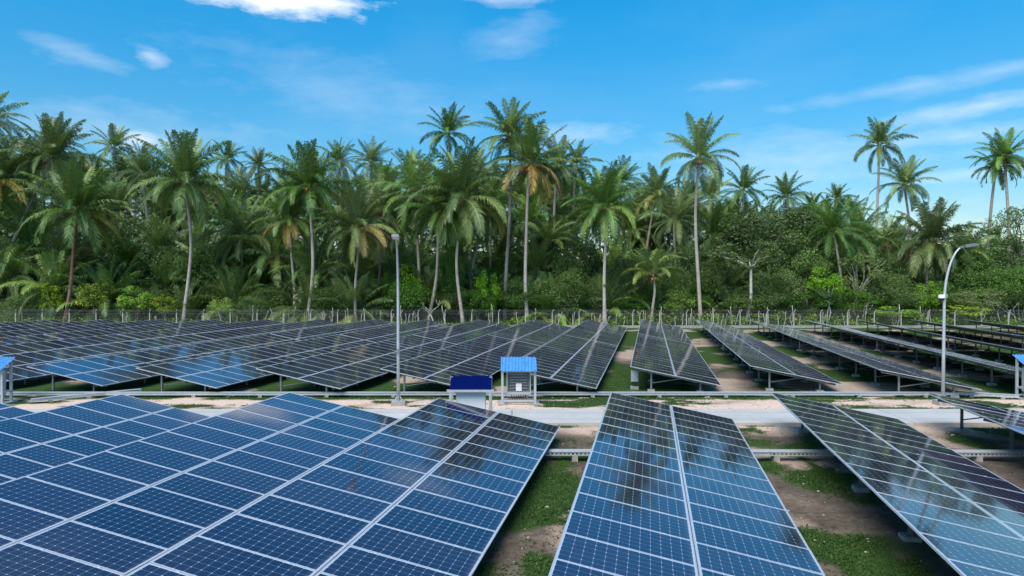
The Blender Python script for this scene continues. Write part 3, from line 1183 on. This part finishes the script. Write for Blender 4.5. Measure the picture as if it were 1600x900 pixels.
def broadleaf(px, py, fx, Y, rx, rz, kind, label, group, seed, name='broadleaf_tree', bark='bark_grey', stems=1, thick=1.0, cat='tree'):
    rs = random.Random(seed)
    c = at(px, py, Y)
    foot = Vector(((fx - 800) / F * Y, Y, gz(Y) - 0.1))
    t = empty(name, foot)
    tag(t, label, cat, group)
    sx, sz = rx / F * Y, rz / F * Y
    mesh, cs = rs.choice(LC[kind])
    d = c - foot
    rot = rs.uniform(0, 6.28)
    o = put('crown', mesh, t, d, (0, 0, rot), (sx, sx, sz / 0.75))
    b = MB()
    ht = max(d.z - sz * 0.55, 0.35 * d.z)
    for s in range(stems):
        off = Vector((rs.uniform(-0.5, 0.5), rs.uniform(-0.3, 0.3), 0)) * (0.0 if stems == 1 else 0.7)
        r0 = thick * (0.05 + 0.016 * d.z) / math.sqrt(stems)
        fork = Vector((d.x * 0.6 + off.x * 1.5 + rs.uniform(-0.15, 0.15) * sx, d.y * 0.6 + off.y, ht * rs.uniform(0.75, 1.0)))
        mid = fork * 0.5 + off * 0.3 + Vector((rs.uniform(-0.1, 0.1) * ht, 0, 0))
        b.tube([off * 0.4, mid, fork], [r0 * 1.25, r0 * 0.95, r0 * 0.75], 7)
        rotm = Matrix.Rotation(rot, 3, 'Z')
        for cc in rs.sample(cs, min(len(cs), max(3, 9 // stems))):
            e = d + rotm @ Vector((cc[0] * sx, cc[1] * sx, cc[2] * sz / 0.75))
            if e.z < fork.z * 0.8:
                continue
            k = fork.lerp(e, 0.5) + Vector((rs.uniform(-1, 1), rs.uniform(-1, 1), rs.uniform(-0.3, 1))) * 0.13 * sx
            b.tube([fork - Vector((0, 0, r0)), k, e], [r0 * 0.55, r0 * 0.32, r0 * 0.1], 5)
    b.build('trunk', M[bark], t, True)
    return t


BG = 'broadleaf trees and bushes at the edge of the grove'
trees = [
    # px, py, fx, Y, rx, rz, kind, label, name, bark, stems
    (225, 395, 228, 98, 62, 62, 'feather', 'feathery green tree filling the space left of the tall lone straight palm', 'broadleaf_tree', 'bark_grey', 1),
    (315, 425, 318, 97, 42, 46, 'mid', 'dark rounded tree just right of the tall lone straight palm trunk', 'broadleaf_tree', 'bark_grey', 1),
    (80, 462, 80, 88.6, 20, 26, 'lime', 'narrow upright lime green shrub left of the ruddy palm trunk', 'shrub', 'bark_grey', 2),
    (150, 462, 150, 89, 32, 26, 'lime', 'wide lime green shrub just right of the ruddy palm trunk', 'shrub', 'bark_grey', 3),
    (212, 468, 212, 88.8, 34, 24, 'bright', 'bright green shrub left of the tall lone straight palm trunk', 'shrub', 'bark_grey', 3),
    (256, 474, 256, 88.2, 20, 18, 'lime', 'small lime shrub touching the tall lone straight palm trunk', 'shrub', 'bark_grey', 2),
    (35, 478, 34, 89, 34, 20, 'mid', 'low green shrub by the fence at the left edge', 'shrub', 'bark_grey', 3),
    (20, 440, 20, 95, 46, 36, 'dark', 'dark bush under the leaning palm at the left edge', 'bush', 'bark_grey', 2),
    (345, 478, 345, 88.4, 22, 16, 'bright', 'small bright shrub right of the tall lone straight palm trunk', 'shrub', 'bark_grey', 2),
    (395, 480, 395, 89, 26, 18, 'dark', 'low dark shrub left of the close pair of palm trunks', 'shrub', 'bark_grey', 2),
    (520, 470, 520, 93, 34, 30, 'dark', 'dark bush between the grey-trunked palm and the leafy low palm', 'bush', 'bark_grey', 2),
    (635, 450, 635, 92, 32, 42, 'bright', 'bright leafy bush directly behind the middle lamp post', 'bush', 'bark_grey', 2),
    (700, 445, 700, 95, 26, 50, 'mid', 'tall leafy bush behind the bleached dead stump', 'bush', 'bark_grey', 2),
    (762, 455, 762, 90, 24, 40, 'bright', 'bright green bush right of the stout palm trunk', 'bush', 'bark_grey', 2),
    (800, 462, 800, 93, 28, 34, 'mid', 'green bush between the two tall centre palm trunks', 'bush', 'bark_grey', 2),
    (880, 452, 880, 91, 40, 36, 'mid', 'wide green bush between the dry-fronded palm and the straight grey trunk', 'bush', 'bark_grey', 3),
    (905, 415, 905, 98, 46, 46, 'dark', 'dark tree behind the wide green bush near the centre', 'broadleaf_tree', 'bark_grey', 1),
    (975, 440, 975, 95, 40, 46, 'dark', 'dark tree left of the young palm at the fence', 'broadleaf_tree', 'bark_grey', 1),
    (1062, 472, 1062, 88.5, 30, 22, 'bright', 'bright low shrub just right of the young palm', 'shrub', 'bark_grey', 3),
    (1068, 425, 1068, 96, 34, 50, 'dark', 'dark tree between the young palm and the long straight trunk', 'broadleaf_tree', 'bark_grey', 1),
    (1125, 440, 1125, 94, 34, 42, 'mid', 'green tree just right of the long straight palm trunk', 'broadleaf_tree', 'bark_grey', 1),
    (1205, 375, 1212, 101, 82, 60, 'dark', 'large dense dark broadleaf tree right of the tall isolated palm', 'broadleaf_tree', 'bark_grey', 1),
    (1166, 396, 1165, 88.4, 54, 34, 'open', 'open crowned tree with pale forked trunk by the fence', 'broadleaf_tree', 'bark_pale', 1),
    (1215, 455, 1215, 91, 44, 36, 'mid', 'green bush right of the pale forked trunk', 'bush', 'bark_grey', 2),
    (1290, 440, 1292, 88.5, 30, 26, 'bright', 'small light green tree on thin pale stems by the fence', 'broadleaf_tree', 'bark_pale', 2),
    (1255, 400, 1255, 96, 46, 46, 'mid', 'mid green tree behind the small tree on thin pale stems', 'broadleaf_tree', 'bark_grey', 1),
    (1268, 352, 1270, 106, 46, 40, 'dark', 'tall dark tree on the skyline at the right end of the dense trees', 'broadleaf_tree', 'bark_grey', 1),
    (1345, 425, 1345, 93, 46, 42, 'olive', 'greyish olive tree with bare twigs left of the curved lamp', 'broadleaf_tree', 'bark_pale', 2),
    (1398, 455, 1398, 91, 36, 30, 'mid', 'green bush left of the security camera', 'bush', 'bark_grey', 2),
    (1440, 462, 1440, 92, 30, 28, 'bright', 'bright bush behind the security camera', 'bush', 'bark_grey', 2),
    (1510, 430, 1510, 98, 50, 40, 'mid', 'green bush right of the curved lamp post', 'bush', 'bark_grey', 2),
    (1590, 372, 1592, 104, 62, 48, 'feather', 'spreading green tree at the right frame edge behind the twin palms', 'broadleaf_tree', 'bark_grey', 1),
    (1530, 468, 1530, 90, 48, 22, 'olive', 'tangle of dry olive brush below the twin palm trunks', 'bush', 'bark_pale', 3),
    (1595, 450, 1596, 92, 46, 36, 'mid', 'green bush at the right frame edge below the spreading tree', 'bush', 'bark_grey', 2),
    (1510, 485, 1510, 87.6, 40, 10, 'lime', 'low yellowish weeds at the fence right of the curved lamp', 'shrub', 'bark_grey', 3),
    (1400, 488, 1400, 87.6, 40, 10, 'bright', 'low bright weeds at the fence left of the curved lamp', 'shrub', 'bark_grey', 3),
]
for i, (px_, py_, fx, Y, rx, rz, kd, lab, nm, bk, st) in enumerate(trees):
    broadleaf(px_, py_, fx, Y, rx, rz, kd, lab, BG, 900 + i, nm, bk, st, 1.0, 'tree' if 'tree' in nm else 'bush')

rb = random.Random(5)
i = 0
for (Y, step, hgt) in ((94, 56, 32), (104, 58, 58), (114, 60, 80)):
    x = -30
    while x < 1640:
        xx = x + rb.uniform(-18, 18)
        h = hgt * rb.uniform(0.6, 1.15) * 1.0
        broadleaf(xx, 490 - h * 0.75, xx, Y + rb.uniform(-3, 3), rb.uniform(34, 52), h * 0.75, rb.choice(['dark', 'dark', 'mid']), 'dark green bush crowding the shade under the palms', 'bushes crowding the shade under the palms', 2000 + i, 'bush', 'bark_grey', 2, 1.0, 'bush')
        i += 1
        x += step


def build_undergrowth():
    rs = random.Random(8)
    b = MB()
    for _ in range(4600):
        x = rs.uniform(-84, 86)
        Y = 87.2 + 12 * rs.random() ** 1.5
        hill = float(fbm(np.float64(x * 0.16), np.float64(Y * 0.2), 21, 3))
        c = (x, Y, gz(Y) + rs.uniform(0.0, (0.3 + 3.6 * max(0.0, hill - 0.3)) * (0.35 if -36 < x < 0 and Y < 93 else 1.0)))
        leaf_cluster(b, c, rs.uniform(0.35, 1.0), 15, rs, rs.uniform(0.1, 0.19), rs.choice([MIDG, MIDG, BRIGHT, BRIGHT] if (Y > 90.5 or hill < 0.45) else [MIDG, BRIGHT, BRIGHT, LIME]), 0.8)  # front strip's lit look is put into brighter leaf tones
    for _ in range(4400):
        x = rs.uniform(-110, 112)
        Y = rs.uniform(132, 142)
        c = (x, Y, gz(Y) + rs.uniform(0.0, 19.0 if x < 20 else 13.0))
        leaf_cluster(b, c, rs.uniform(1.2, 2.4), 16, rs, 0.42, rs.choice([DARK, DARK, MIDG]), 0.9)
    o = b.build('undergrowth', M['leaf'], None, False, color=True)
    tag(o, 'tangled low undergrowth and far foliage filling the palm grove', 'undergrowth', kind='stuff')


build_undergrowth()


def branchy(seed, height, spread, n, r0):
    rs = random.Random(seed)
    b = MB()

    def grow(p, d, l, r, depth):
        q = p + d * l
        m = p.lerp(q, 0.5) + Vector((rs.gauss(0, 0.08), rs.gauss(0, 0.05), rs.gauss(0, 0.05))) * l
        b.tube([p, m, q], [r, r * 0.8, r * 0.6], 5)
        if depth:
            for _ in range(rs.choice((2, 2, 3))):
                dd = (d + Vector((rs.gauss(0, spread), rs.gauss(0, spread * 0.6), rs.gauss(0.1, 0.35)))).normalized()
                grow(q, dd, l * rs.uniform(0.5, 0.8), r * 0.58, depth - 1)
    grow(Vector((0, 0, -0.2)), Vector((rs.gauss(0, 0.15), 0, 1)).normalized(), height, r0, n)
    return b


dead = [
    (679, 88, 1.9, 0.75, 2, 0.14, 'bleached white dead stump with stubby limbs among the palm trunks', R(0)),
    (1345, 90, 1.7, 0.8, 3, 0.07, 'bare grey dead bush in front of the greyish olive tree', R(20)),
    (1565, 90, 2.0, 0.8, 3, 0.08, 'bare grey dead branches below the twin palm trunks', R(-15)),
    (1590, 89, 1.6, 0.9, 3, 0.07, 'bare dead branches at the right frame edge', R(-30)),
]
for i, (px_, Y, h, sp, n, r0, lab, ry) in enumerate(dead):
    o = branchy(40 + i, h, sp, n, r0).build('dead_tree', M['stake'], None, True, ((px_ - 800) / F * Y, Y, gz(Y)), (0, ry, 0))
    tag(o, lab, 'dead tree')


# ------------------------------------------------------------------ perimeter fence and live stakes
FY = 85.6


def fence():
    t = empty('chain_link_fence', (0, FY, gz(FY)))
    tag(t, 'long grey chain-link fence with barbed wire and cranked posts along the grove', 'fence')
    x0, x1 = -70.0, 70.0
    b = MB()
    b.frustum((x0, -0.12, -0.3), (x1, 0.12, 0.32), 0.02)
    b.build('base_kerb', M['concrete'], t)
    b = MB()
    b.box((-0.05, -0.05, 0.3), (0.05, 0.05, 1.95))
    b.beam((0, 0, 1.92), (0.16, -0.2, 2.3), 0.09, 0.09)
    pm = b.mesh('fence_post', M['white_post'])
    n = 42
    for i in range(n):
        put('post', pm, t, (x0 + 1 + (x1 - x0 - 2) * i / (n - 1), 0.0, 0), (0, 0, rng.uniform(-0.1, 0.1)))
    # woven wire: a real-scale diamond mesh, open between the wires
    m = Mat('chain_link_weave')
    tc = m.n('ShaderNodeTexCoord')
    sep = m.n('ShaderNodeSeparateXYZ')
    m.l(tc.outputs['Object'], sep.inputs[0])
    s = 1 / 0.06
    a = m.math('FRACT', m.math('MULTIPLY', m.math('ADD', sep.outputs[0], sep.outputs[2]), s))
    c = m.math('FRACT', m.math('MULTIPLY', m.math('SUBTRACT', sep.outputs[0], sep.outputs[2]), s))
    w = m.math('MAXIMUM', m.math('LESS_THAN', a, 0.02), m.math('LESS_THAN', c, 0.02))
    m.set((0.3, 0.31, 0.3), 0.6, 0.2)
    tr = m.n('ShaderNodeBsdfTransparent')
    ms = m.n('ShaderNodeMixShader')
    m.l(w, ms.inputs[0])
    m.l(tr.outputs[0], ms.inputs[1])
    m.l(m.bsdf.outputs[0], ms.inputs[2])
    m.l(ms.outputs[0], m.out.inputs[0])
    b = MB()
    b.box((x0, -0.061, 0.3), (x1, -0.057, 1.85))
    b.build('wire_mesh', m.m, t)
    b = MB()
    for (dy, z) in ((-0.06, 1.85), (-0.04, 2.02), (-0.12, 2.14), (-0.2, 2.26)):
        b.beam((x0, dy, z), (x1, dy, z), 0.018, 0.018)
    b.build('barbed_wire', M['wire'], t)


fence()


def stake_mesh(seed):
    rs = random.Random(seed)
    b = MB()
    h = rs.uniform(1.5, 2.7)
    pts = [Vector((0, 0, -0.3))]
    x = y = 0
    for i in range(1, 6):
        x += rs.gauss(0, 0.07)
        y += rs.gauss(0, 0.05)
        pts.append(Vector((x, y, h * i / 5)))
    b.tube(pts, [0.065, 0.06, 0.055, 0.05, 0.045, 0.035], 6)
    for _ in range(rs.choice((0, 0, 0, 1, 1, 2))):
        k = rs.choice((3, 4))
        e = pts[k] + Vector((rs.choice((-1, 1)) * rs.uniform(0.15, 0.4), rs.uniform(-0.2, 0.2), rs.uniform(0.25, 0.7)))
        b.tube([pts[k], pts[k].lerp(e, 0.5) + Vector((0, 0, -0.05)), e], [0.05, 0.045, 0.035], 5)
    return b.mesh('wooden_stake', M['stake'], True)


STAKES = [stake_mesh(s) for s in range(9)]
rk = random.Random(23)
spans = [(28, 260, 4), (300, 420, 6), (425, 520, 14), (530, 700, 12), (760, 900, 9), (915, 1075, 16), (1075, 1250, 28), (1250, 1420, 12), (1420, 1600, 5)]
for a, b_, n in spans:
    for i in range(n):
        px_ = rk.uniform(a, b_)
        Y = FY + rk.uniform(0.6, 1.6)
        o = put('wooden_stake', rk.choice(STAKES), None, ((px_ - 800) / F * Y, Y, gz(Y)), (rk.gauss(0, 0.06), rk.gauss(0, 0.13), rk.uniform(0, 6.28)), rk.uniform(0.75, 1.12))
        tag(o, 'crooked bleached wooden stake standing just behind the chain-link fence', 'stake', 'bleached wooden stakes along the fence')


# ------------------------------------------------------------------ street lamps
def street_lamp(px, py_foot, py_top, arm_dir, label, Y=None, reach=1.3):
    Y = Y or H * F / (py_foot - HORIZON)
    x = (px - 800) / F * Y
    t = empty('street_lamp', (x, Y, gz(Y)), (0, 0, arm_dir))      # the arm reaches along local +X
    tag(t, label, 'street lamp', 'street lamps of the solar field')
    zt = H + (HORIZON - py_top) / F * Y - gz(Y)
    b = MB()
    b.frustum((-0.34, -0.34, -0.2), (0.34, 0.34, 0.2), 0.03)
    b.build('plinth', M['concrete'], t)
    b = MB()
    b.box((-0.17, -0.17, 0.2), (0.17, 0.17, 0.225))
    for k in range(4):
        b.beam((0.05 * math.cos(k * 1.5708), 0.05 * math.sin(k * 1.5708), 0.5), (0.155 * math.cos(k * 1.5708), 0.155 * math.sin(k * 1.5708), 0.22), 0.012, 0.05)
    b.build('base_plate', M['galv_light'], t)
    b = MB()
    zc = zt - 2.6
    pts = [(0, 0, 0.22), (0.01, 0, zc * 0.5), (0.02, 0, zc)]
    for i in range(1, 11):
        a = i / 10 * R(78)
        pts.append((0.02 + reach * (1 - math.cos(a)) / (1 - math.cos(R(78))), 0, zc + 2.6 * math.sin(a) / math.sin(R(78))))
    rad = [0.08, 0.07, 0.062] + [0.06 - 0.0026 * i for i in range(10)]
    b.tube(pts, rad, 12)
    b.build('pole', M['galv_light'], t, True)
    b = MB()
    b.box((0.06, -0.05, 2.35), (0.095, 0.05, 2.62))
    b.build('access_hatch', M['galv'], t)
    b = MB()
    e = Vector(pts[-1])
    mtx = Matrix.Translation(e) @ Matrix.Rotation(R(-8), 4, 'Y')
    b.box((-0.08, -0.05, -0.045), (0.18, 0.05, 0.045), 0, mtx)
    b.box((0.1, -0.16, -0.04), (0.68, 0.16, 0.05), 0, mtx)
    b.box((0.16, -0.13, 0.05), (0.6, 0.13, 0.085), 0, mtx)
    hd = b.build('lamp_head', M['galv'], t)
    b = MB()
    b.box((0.16, -0.13, -0.052), (0.62, 0.13, -0.042), 0, mtx)
    b.build('lens', M['paper'], hd)
    return t


street_lamp(622, 633, 376, R(-84), 'tall grey street lamp beside the road in the middle, seen end-on')
lampR = street_lamp(1475, 632, 386, R(-6), 'grey street lamp with long curved arm at right, carrying a security camera', None, 0.72)
street_lamp(655, 500, 394, R(180), 'distant street lamp among the palm trunks behind the fence', 99, 0.9)


def security_camera():
    Y = lampR.location.y
    c = at(1471.5, 466, Y)
    t = empty('security_camera', (c.x, c.y, c.z))
    tag(t, 'white dome security camera fixed to the curved street lamp pole', 'security camera')
    b = MB()
    b.beam((-0.02, 0, 0.12), (0.2, 0, 0.12), 0.05, 0.05)
    b.beam((0.2, -0.07, 0.2), (0.2, -0.07, 0.02), 0.03, 0.03)
    b.build('bracket', M['galv_light'], t)
    b = MB()
    b.tube([(0, 0, 0.17), (0, 0, 0.15), (0, 0, 0.02), (0, 0, 0.0)], [0.09, 0.13, 0.15, 0.15], 14)
    b.build('housing', M['inv_white'], t, True)
    b = MB()
    b.ball((0, 0, 0.0), 0.12, 14, 10)
    b.build('dome', M['black'], t, True)


security_camera()


# ------------------------------------------------------------------ inverter shelters
def corrugated(w, z0, z1, d, t=0.012, waves=11):
    """corrugated sheet falling from z1 at y=+d/2 to z0 at y=-d/2; two faces, blue top and an underside whose shade is put into a navy colour"""
    b = MB()
    n = waves * 6
    xs = [-w / 2 + w * i / n for i in range(n + 1)]
    off = [0.022 * math.sin(2 * math.pi * waves * i / n) for i in range(n + 1)]
    for i in range(n):
        a, c = xs[i], xs[i + 1]
        b.quad((a, -d / 2, z0 + off[i]), (c, -d / 2, z0 + off[i + 1]), (c, d / 2, z1 + off[i + 1]), (a, d / 2, z1 + off[i]), 0)
        b.quad((a, -d / 2, z0 + off[i] - t), (a, d / 2, z1 + off[i] - t), (c, d / 2, z1 + off[i + 1] - t), (c, -d / 2, z0 + off[i + 1] - t), 1)  # underside: same blue sheet, its shade painted in as navy
        b.quad((a, -d / 2, z0 + off[i] - t), (c, -d / 2, z0 + off[i + 1] - t), (c, -d / 2, z0 + off[i + 1]), (a, -d / 2, z0 + off[i]), 0)
        b.quad((a, d / 2, z1 + off[i] - t), (a, d / 2, z1 + off[i]), (c, d / 2, z1 + off[i + 1]), (c, d / 2, z1 + off[i + 1] - t), 0)
    for i, s in ((0, -1), (n, 1)):
        b.quad((xs[i], -d / 2, z0 + off[i] - t), (xs[i], -d / 2, z0 + off[i]), (xs[i], d / 2, z1 + off[i]), (xs[i], d / 2, z1 + off[i] - t), 0)
    return b


def wavy_board(w, y0, z0, y1, z1, t=0.03):
    """plain board leaning back, its upper edge slightly uneven"""
    b = MB()
    n = 14
    rs = random.Random(2)
    top = [rs.uniform(-0.025, 0.02) for _ in range(n + 1)]
    for i in range(n):
        a, c = -w / 2 + w * i / n, -w / 2 + w * (i + 1) / n
        p = [(a, y0, z0), (c, y0, z0), (c, y1, z1 + top[i + 1]), (a, y1, z1 + top[i])]
        q = [(x, y + t, z - t * 0.6) for x, y, z in p]
        b.quad(*p)
        b.quad(q[0], q[3], q[2], q[1])
        b.quad(p[3], p[2], q[2], q[3])
        b.quad(p[0], q[0], q[1], p[1])
        if i == 0:
            b.quad(p[0], p[3], q[3], q[0])
        if i == n - 1:
            b.quad(p[1], q[1], q[2], p[2])
    return b


def shelter(x, Y, rot, label, board=False):
    """four-post steel frame over a wall-hung string inverter; low eave at local -Y.
    board: a plain navy sheet leaning on a low front beam instead of the corrugated roof, the white lid in front"""
    t = empty('inverter_shelter', (x, Y, gz(Y)), (0, 0, rot))
    tag(t, label, 'inverter shelter', 'inverter shelters by the road')
    W, D = 1.52, 0.62
    zf, zb = (1.5, 2.0) if board else (1.62, 1.98)
    for sx in (-1, 1):
        for sy, z in ((-1, zf), (1, zb)):
            b = MB()
            b.box((-0.05, -0.045, 0.06), (0.05, 0.045, z))
            b.box((-0.11, -0.11, 0.06), (0.11, 0.11, 0.075))
            b.build('post', M['galv_light'], t, False, (sx * W / 2, sy * D / 2, 0))
        b = MB()
        b.frustum((sx * W / 2 - 0.22, -D / 2 - 0.2, -0.15), (sx * W / 2 + 0.22, D / 2 + 0.2, 0.06), 0.015)
        b.build('footing', M['concrete'], t)
    rails = [((-W / 2 + 0.051, -0.03 + D / 2, z), (W / 2 - 0.051, 0.03 + D / 2, z + 0.07)) for z in (0.14, 0.52, 1.42)]
    if board:
        rails += [((-W / 2 - 0.14, -D / 2 - 0.05, zf + 0.001), (W / 2 + 0.14, -D / 2 + 0.05, zf + 0.09))]
    else:
        rails += [((-W / 2 + 0.051, -D / 2 - 0.03, z), (W / 2 - 0.051, -D / 2 + 0.03, z + 0.09)) for z in (0.14, zf - 0.11)]
    rails += [((sx * W / 2 - 0.03, -D / 2 + 0.046, 0.52), (sx * W / 2 + 0.03, D / 2 - 0.046, 0.59)) for sx in (-1, 1)]
    for lo, hi in rails:
        b = MB()
        b.box(lo, hi)
        b.build('cross_rail', M['galv_light'], t)
    if board:
        wavy_board(1.58, -D / 2 - 0.03, zf + 0.1, D / 2 + 0.06, 2.03).build('roof_board', M['roof_navy'], t)
    else:
        corrugated(1.66, 1.60, 2.12, 1.12).build('roof', [M['roof_blue'], M['roof_navy']], t)
    inv = MB()
    inv.box((-0.52, 0.02, 0.4), (0.52, 0.22, 1.49))
    iv = inv.build('inverter', M['inv_grey'], t)
    lf = (-0.09, -0.045) if board else (0.221, 0.262)
    b = MB()
    b.box((-0.56, lf[0], 0.38), (0.56, lf[1], 1.5))
    b.build('lid', M['inv_white'], iv)
    if not board:
        b = MB()
        for i, z in enumerate((0.7, 0.83, 0.96, 1.09, 1.22, 1.35)):
            b.box((-0.4, -0.03, z), (0.4, 0.018, z + 0.05))
        for sx in (-0.3, 0.3):
            for z in (0.97, 1.23):
                b.box((sx - 0.03, -0.04, z), (sx + 0.03, -0.0301, z + 0.03))
        b.build('heat_sink', M['galv'], iv)
        b = MB()
        b.box((-0.13, -0.054, 0.6), (0.14, -0.046, 0.95))
        b.build('paper_sheet', M['paper'], iv)
    b = MB()
    for sx in (-1, 1):
        b.box((sx * 0.545 - 0.028, -0.044, 0.36), (sx * 0.545 + 0.028, 0.219, 1.53))
    b.box((-0.514, -0.044, 0.42), (0.514, 0.0, 0.56))
    b.box((-0.514, -0.044, 1.49), (0.514, 0.0, 1.53))
    b.build('side_frame', M['galv_light'], iv)
    b = MB()
    for i in range(7):
        xx = -0.33 + i * 0.11
        b.tube([(xx, 0.12, 0.41), (xx, 0.12, 0.3), (xx + 0.05, 0.2, 0.17)], 0.018, 6)
    b.build('cables', M['black'], iv, True)
    return t


shelter((810.5 - 800) / F * 31.7, 31.9, 0, 'inverter shelter with bright blue corrugated roof over a finned grey unit, in mid picture')
shelter((735 - 800) / F * 26.0, 26.25, 0, 'inverter shelter with plain navy blue roof board and flat white front, near the middle lamp', True)
shelter(-24.45, 31.9, R(3), 'blue roofed inverter shelter cut by the left frame edge')
shelter(25.6, 33.2, R(-3), 'blue roofed inverter shelter cut by the right frame edge')


def cabinet():
    Y = 36.6
    x = (992 - 800) / F * Y
    t = empty('junction_cabinet', (x, Y, gz(Y)), (0, 0, -THETA))
    tag(t, 'small grey electrical cabinet on a plinth under the corner of a solar table', 'electrical cabinet')
    b = MB()
    b.box((-0.22, -0.18, 0.0), (0.22, 0.18, 0.16))
    b.build('plinth', M['concrete'], t)
    b = MB()
    b.box((-0.19, -0.11, 0.42), (0.19, 0.11, 1.0))
    bd = b.build('housing', M['galv_light'], t)
    b = MB()
    b.box((-0.17, -0.125, 0.44), (0.17, -0.111, 0.98))
    b.build('door', M['galv_light'], bd)
    b = MB()
    b.box((-0.03, -0.03, 0.16), (0.03, 0.03, 0.418))
    for i in range(3):
        b.tube([(-0.1 + i * 0.1, 0.0, 0.42), (-0.08 + i * 0.09, 0.02, 0.25), (-0.03 + i * 0.02, 0.05, 0.16)], 0.018, 6)
    b.build('cables', M['black'], t)


cabinet()


# ------------------------------------------------------------------ cable trays
def cable_tray(a, c, label, z=0.34, w=0.3, slots=True, mat='galv_light', blocks=3.2):
    a, c = Vector(a), Vector(c)
    L = (c - a).length
    ang = math.atan2(c.y - a.y, c.x - a.x)
    mid = (a + c) / 2
    t = empty('cable_tray', (mid.x, mid.y, gz(mid.y)), (0, 0, ang))
    tag(t, label, 'cable tray', 'galvanised cable trays')
    b = MB()
    h = 0.12
    for s in (-1, 1):
        y = s * w / 2
        b.box((-L / 2, y - 0.01, z + h - 0.035), (L / 2, y + 0.01, z + h))
        b.box((-L / 2, y - 0.01, z), (L / 2, y + 0.01, z + 0.035))
        if slots:
            n = int(L / 0.13)
            for i in range(n):
                x = -L / 2 + L * (i + 0.5) / n
                b.box((x - 0.03, y - 0.007, z + 0.0351), (x + 0.03, y + 0.007, z + h - 0.0351))
        else:
            b.box((-L / 2, y - 0.007, z + 0.0351), (L / 2, y + 0.007, z + h - 0.0351))
    b.build('side_rails', M[mat], t)
    b = MB()
    b.box((-L / 2, -w / 2 - 0.03, z + h + 0.001), (L / 2, w / 2 + 0.03, z + h + 0.012))
    b.build('cover', M['galv_light'], t)
    n = max(2, int(L / blocks))
    b = MB()
    b.frustum((-0.1, -0.17, -0.2), (0.1, 0.17, z - 0.002), 0.01)
    me = b.mesh('support_block', M['concrete'])
    for i in range(n):
        put('support_block', me, t, (-L / 2 + L * (i + 0.5) / n, 0, 0))
    return t


cable_tray((-22, 21.9, 0), (26, 21.6, 0), 'slotted grey cable tray crossing under the near solar tables', 0.2, 0.3, True)
cable_tray((-34, 33.95, 0), (22.2, 33.95, 0), 'long grey cable tray running under the front ends of the far rows', 0.12, 0.26, False)
cable_tray((22.2, 34.1, 0), (24.6, 33.1, 0), 'short tray stub running to the right edge inverter shelter', 0.12, 0.26, False, 'galv_light', 1.2)
cable_tray((-22.6, 32.0, 0), (-19.0, 34.9, 0), 'short tray slanting from the left edge inverter shelter', 0.12, 0.22, False, 'galv_light', 1.5)


# ------------------------------------------------------------------ ground cover
def build_grass():
    rs = np.random.RandomState(4)
    b = MB()
    r2 = random.Random(6)
    n = 190000
    Y = 8 + 40 * rs.rand(n) ** 1.25
    X = (rs.rand(n) - 0.38) * 1.55 * Y
    keep = (np.abs(X) < 0.8 * Y) & ((Y < ROAD0 - 0.02) | (Y > ROAD1 + 0.05))
    g = grass_mask(X, Y)
    keep &= (g + 0.85 * (rs.rand(n) - 0.5)) > 0.46
    # only where a lane between tables (or open verge) can be seen
    u = X * CT - Y * ST
    lane_near = np.zeros(n, bool)
    for uu in (-7.56, -1.48, 4.63, 10.56):
        lane_near |= (u < uu + 0.9) & (u > uu - 1.9)
    lane_far = np.zeros(n, bool)
    for k in range(-1, 5):
        lane_far |= (u < far_u(k) + 1.2) & (u > far_u(k) - 1.9)
    keep &= np.where(Y < 25, lane_near, np.where(Y > 36.5, lane_far, True))
    X, Y = X[keep], Y[keep]
    tones = [(0.035, 0.085, 0.013), (0.045, 0.1, 0.015), (0.03, 0.075, 0.013), (0.07, 0.115, 0.022), (0.055, 0.11, 0.018)]
    for x, y in zip(X.tolist(), Y.tolist()):
        z = gz(y) + 0.005
        t = r2.choice(tones)
        for _ in range(3):
            a = r2.uniform(0, 6.28)
            h = r2.uniform(0.012, 0.055)
            w = r2.uniform(0.008, 0.022)
            l = r2.uniform(0.03, 0.10)
            dx, dy = math.cos(a), math.sin(a)
            ox, oy = r2.uniform(-0.08, 0.08), r2.uniform(-0.08, 0.08)
            p = (x + ox, y + oy)
            k = r2.uniform(0.75, 1.3)
            b.tri((p[0] - dy * w, p[1] + dx * w, z), (p[0] + dy * w, p[1] - dx * w, z), (p[0] + dx * l, p[1] + dy * l, z + h), 0, (t[0] * k, t[1] * k, t[2] * k))
    o = b.build('grass', M['grass'], None, color=True)
    tag(o, 'low green grass and creeping weeds in the lanes between the tables', 'grass', kind='stuff')


def build_gravel():
    m = mottled('pale_stones', (0.2, 0.18, 0.15), (0.48, 0.44, 0.38), 4, 0.9)
    r2 = random.Random(9)
    b = MB()
    for _ in range(5200):
        Y = r2.uniform(9, 38)
        x = r2.uniform(-0.42, 0.8) * Y
        if ROAD0 - 0.05 < Y < ROAD1 + 0.05:
            continue
        v = Y > ROAD1 and Y < 35
        if not v and r2.random() < 0.86:
            continue
        s = r2.uniform(0.012, 0.035) * (1.0 if r2.random() < 0.93 else 2.3)
        b.ball((x, Y, gz(Y) + s * 0.25), s, 5, 3, 0, (1.2, r2.uniform(0.7, 1.1), 0.7))
    o = b.build('gravel', m, None)
    tag(o, 'scattered pale stones and gravel on the bare soil', 'gravel', kind='stuff')


build_grass()
build_gravel()
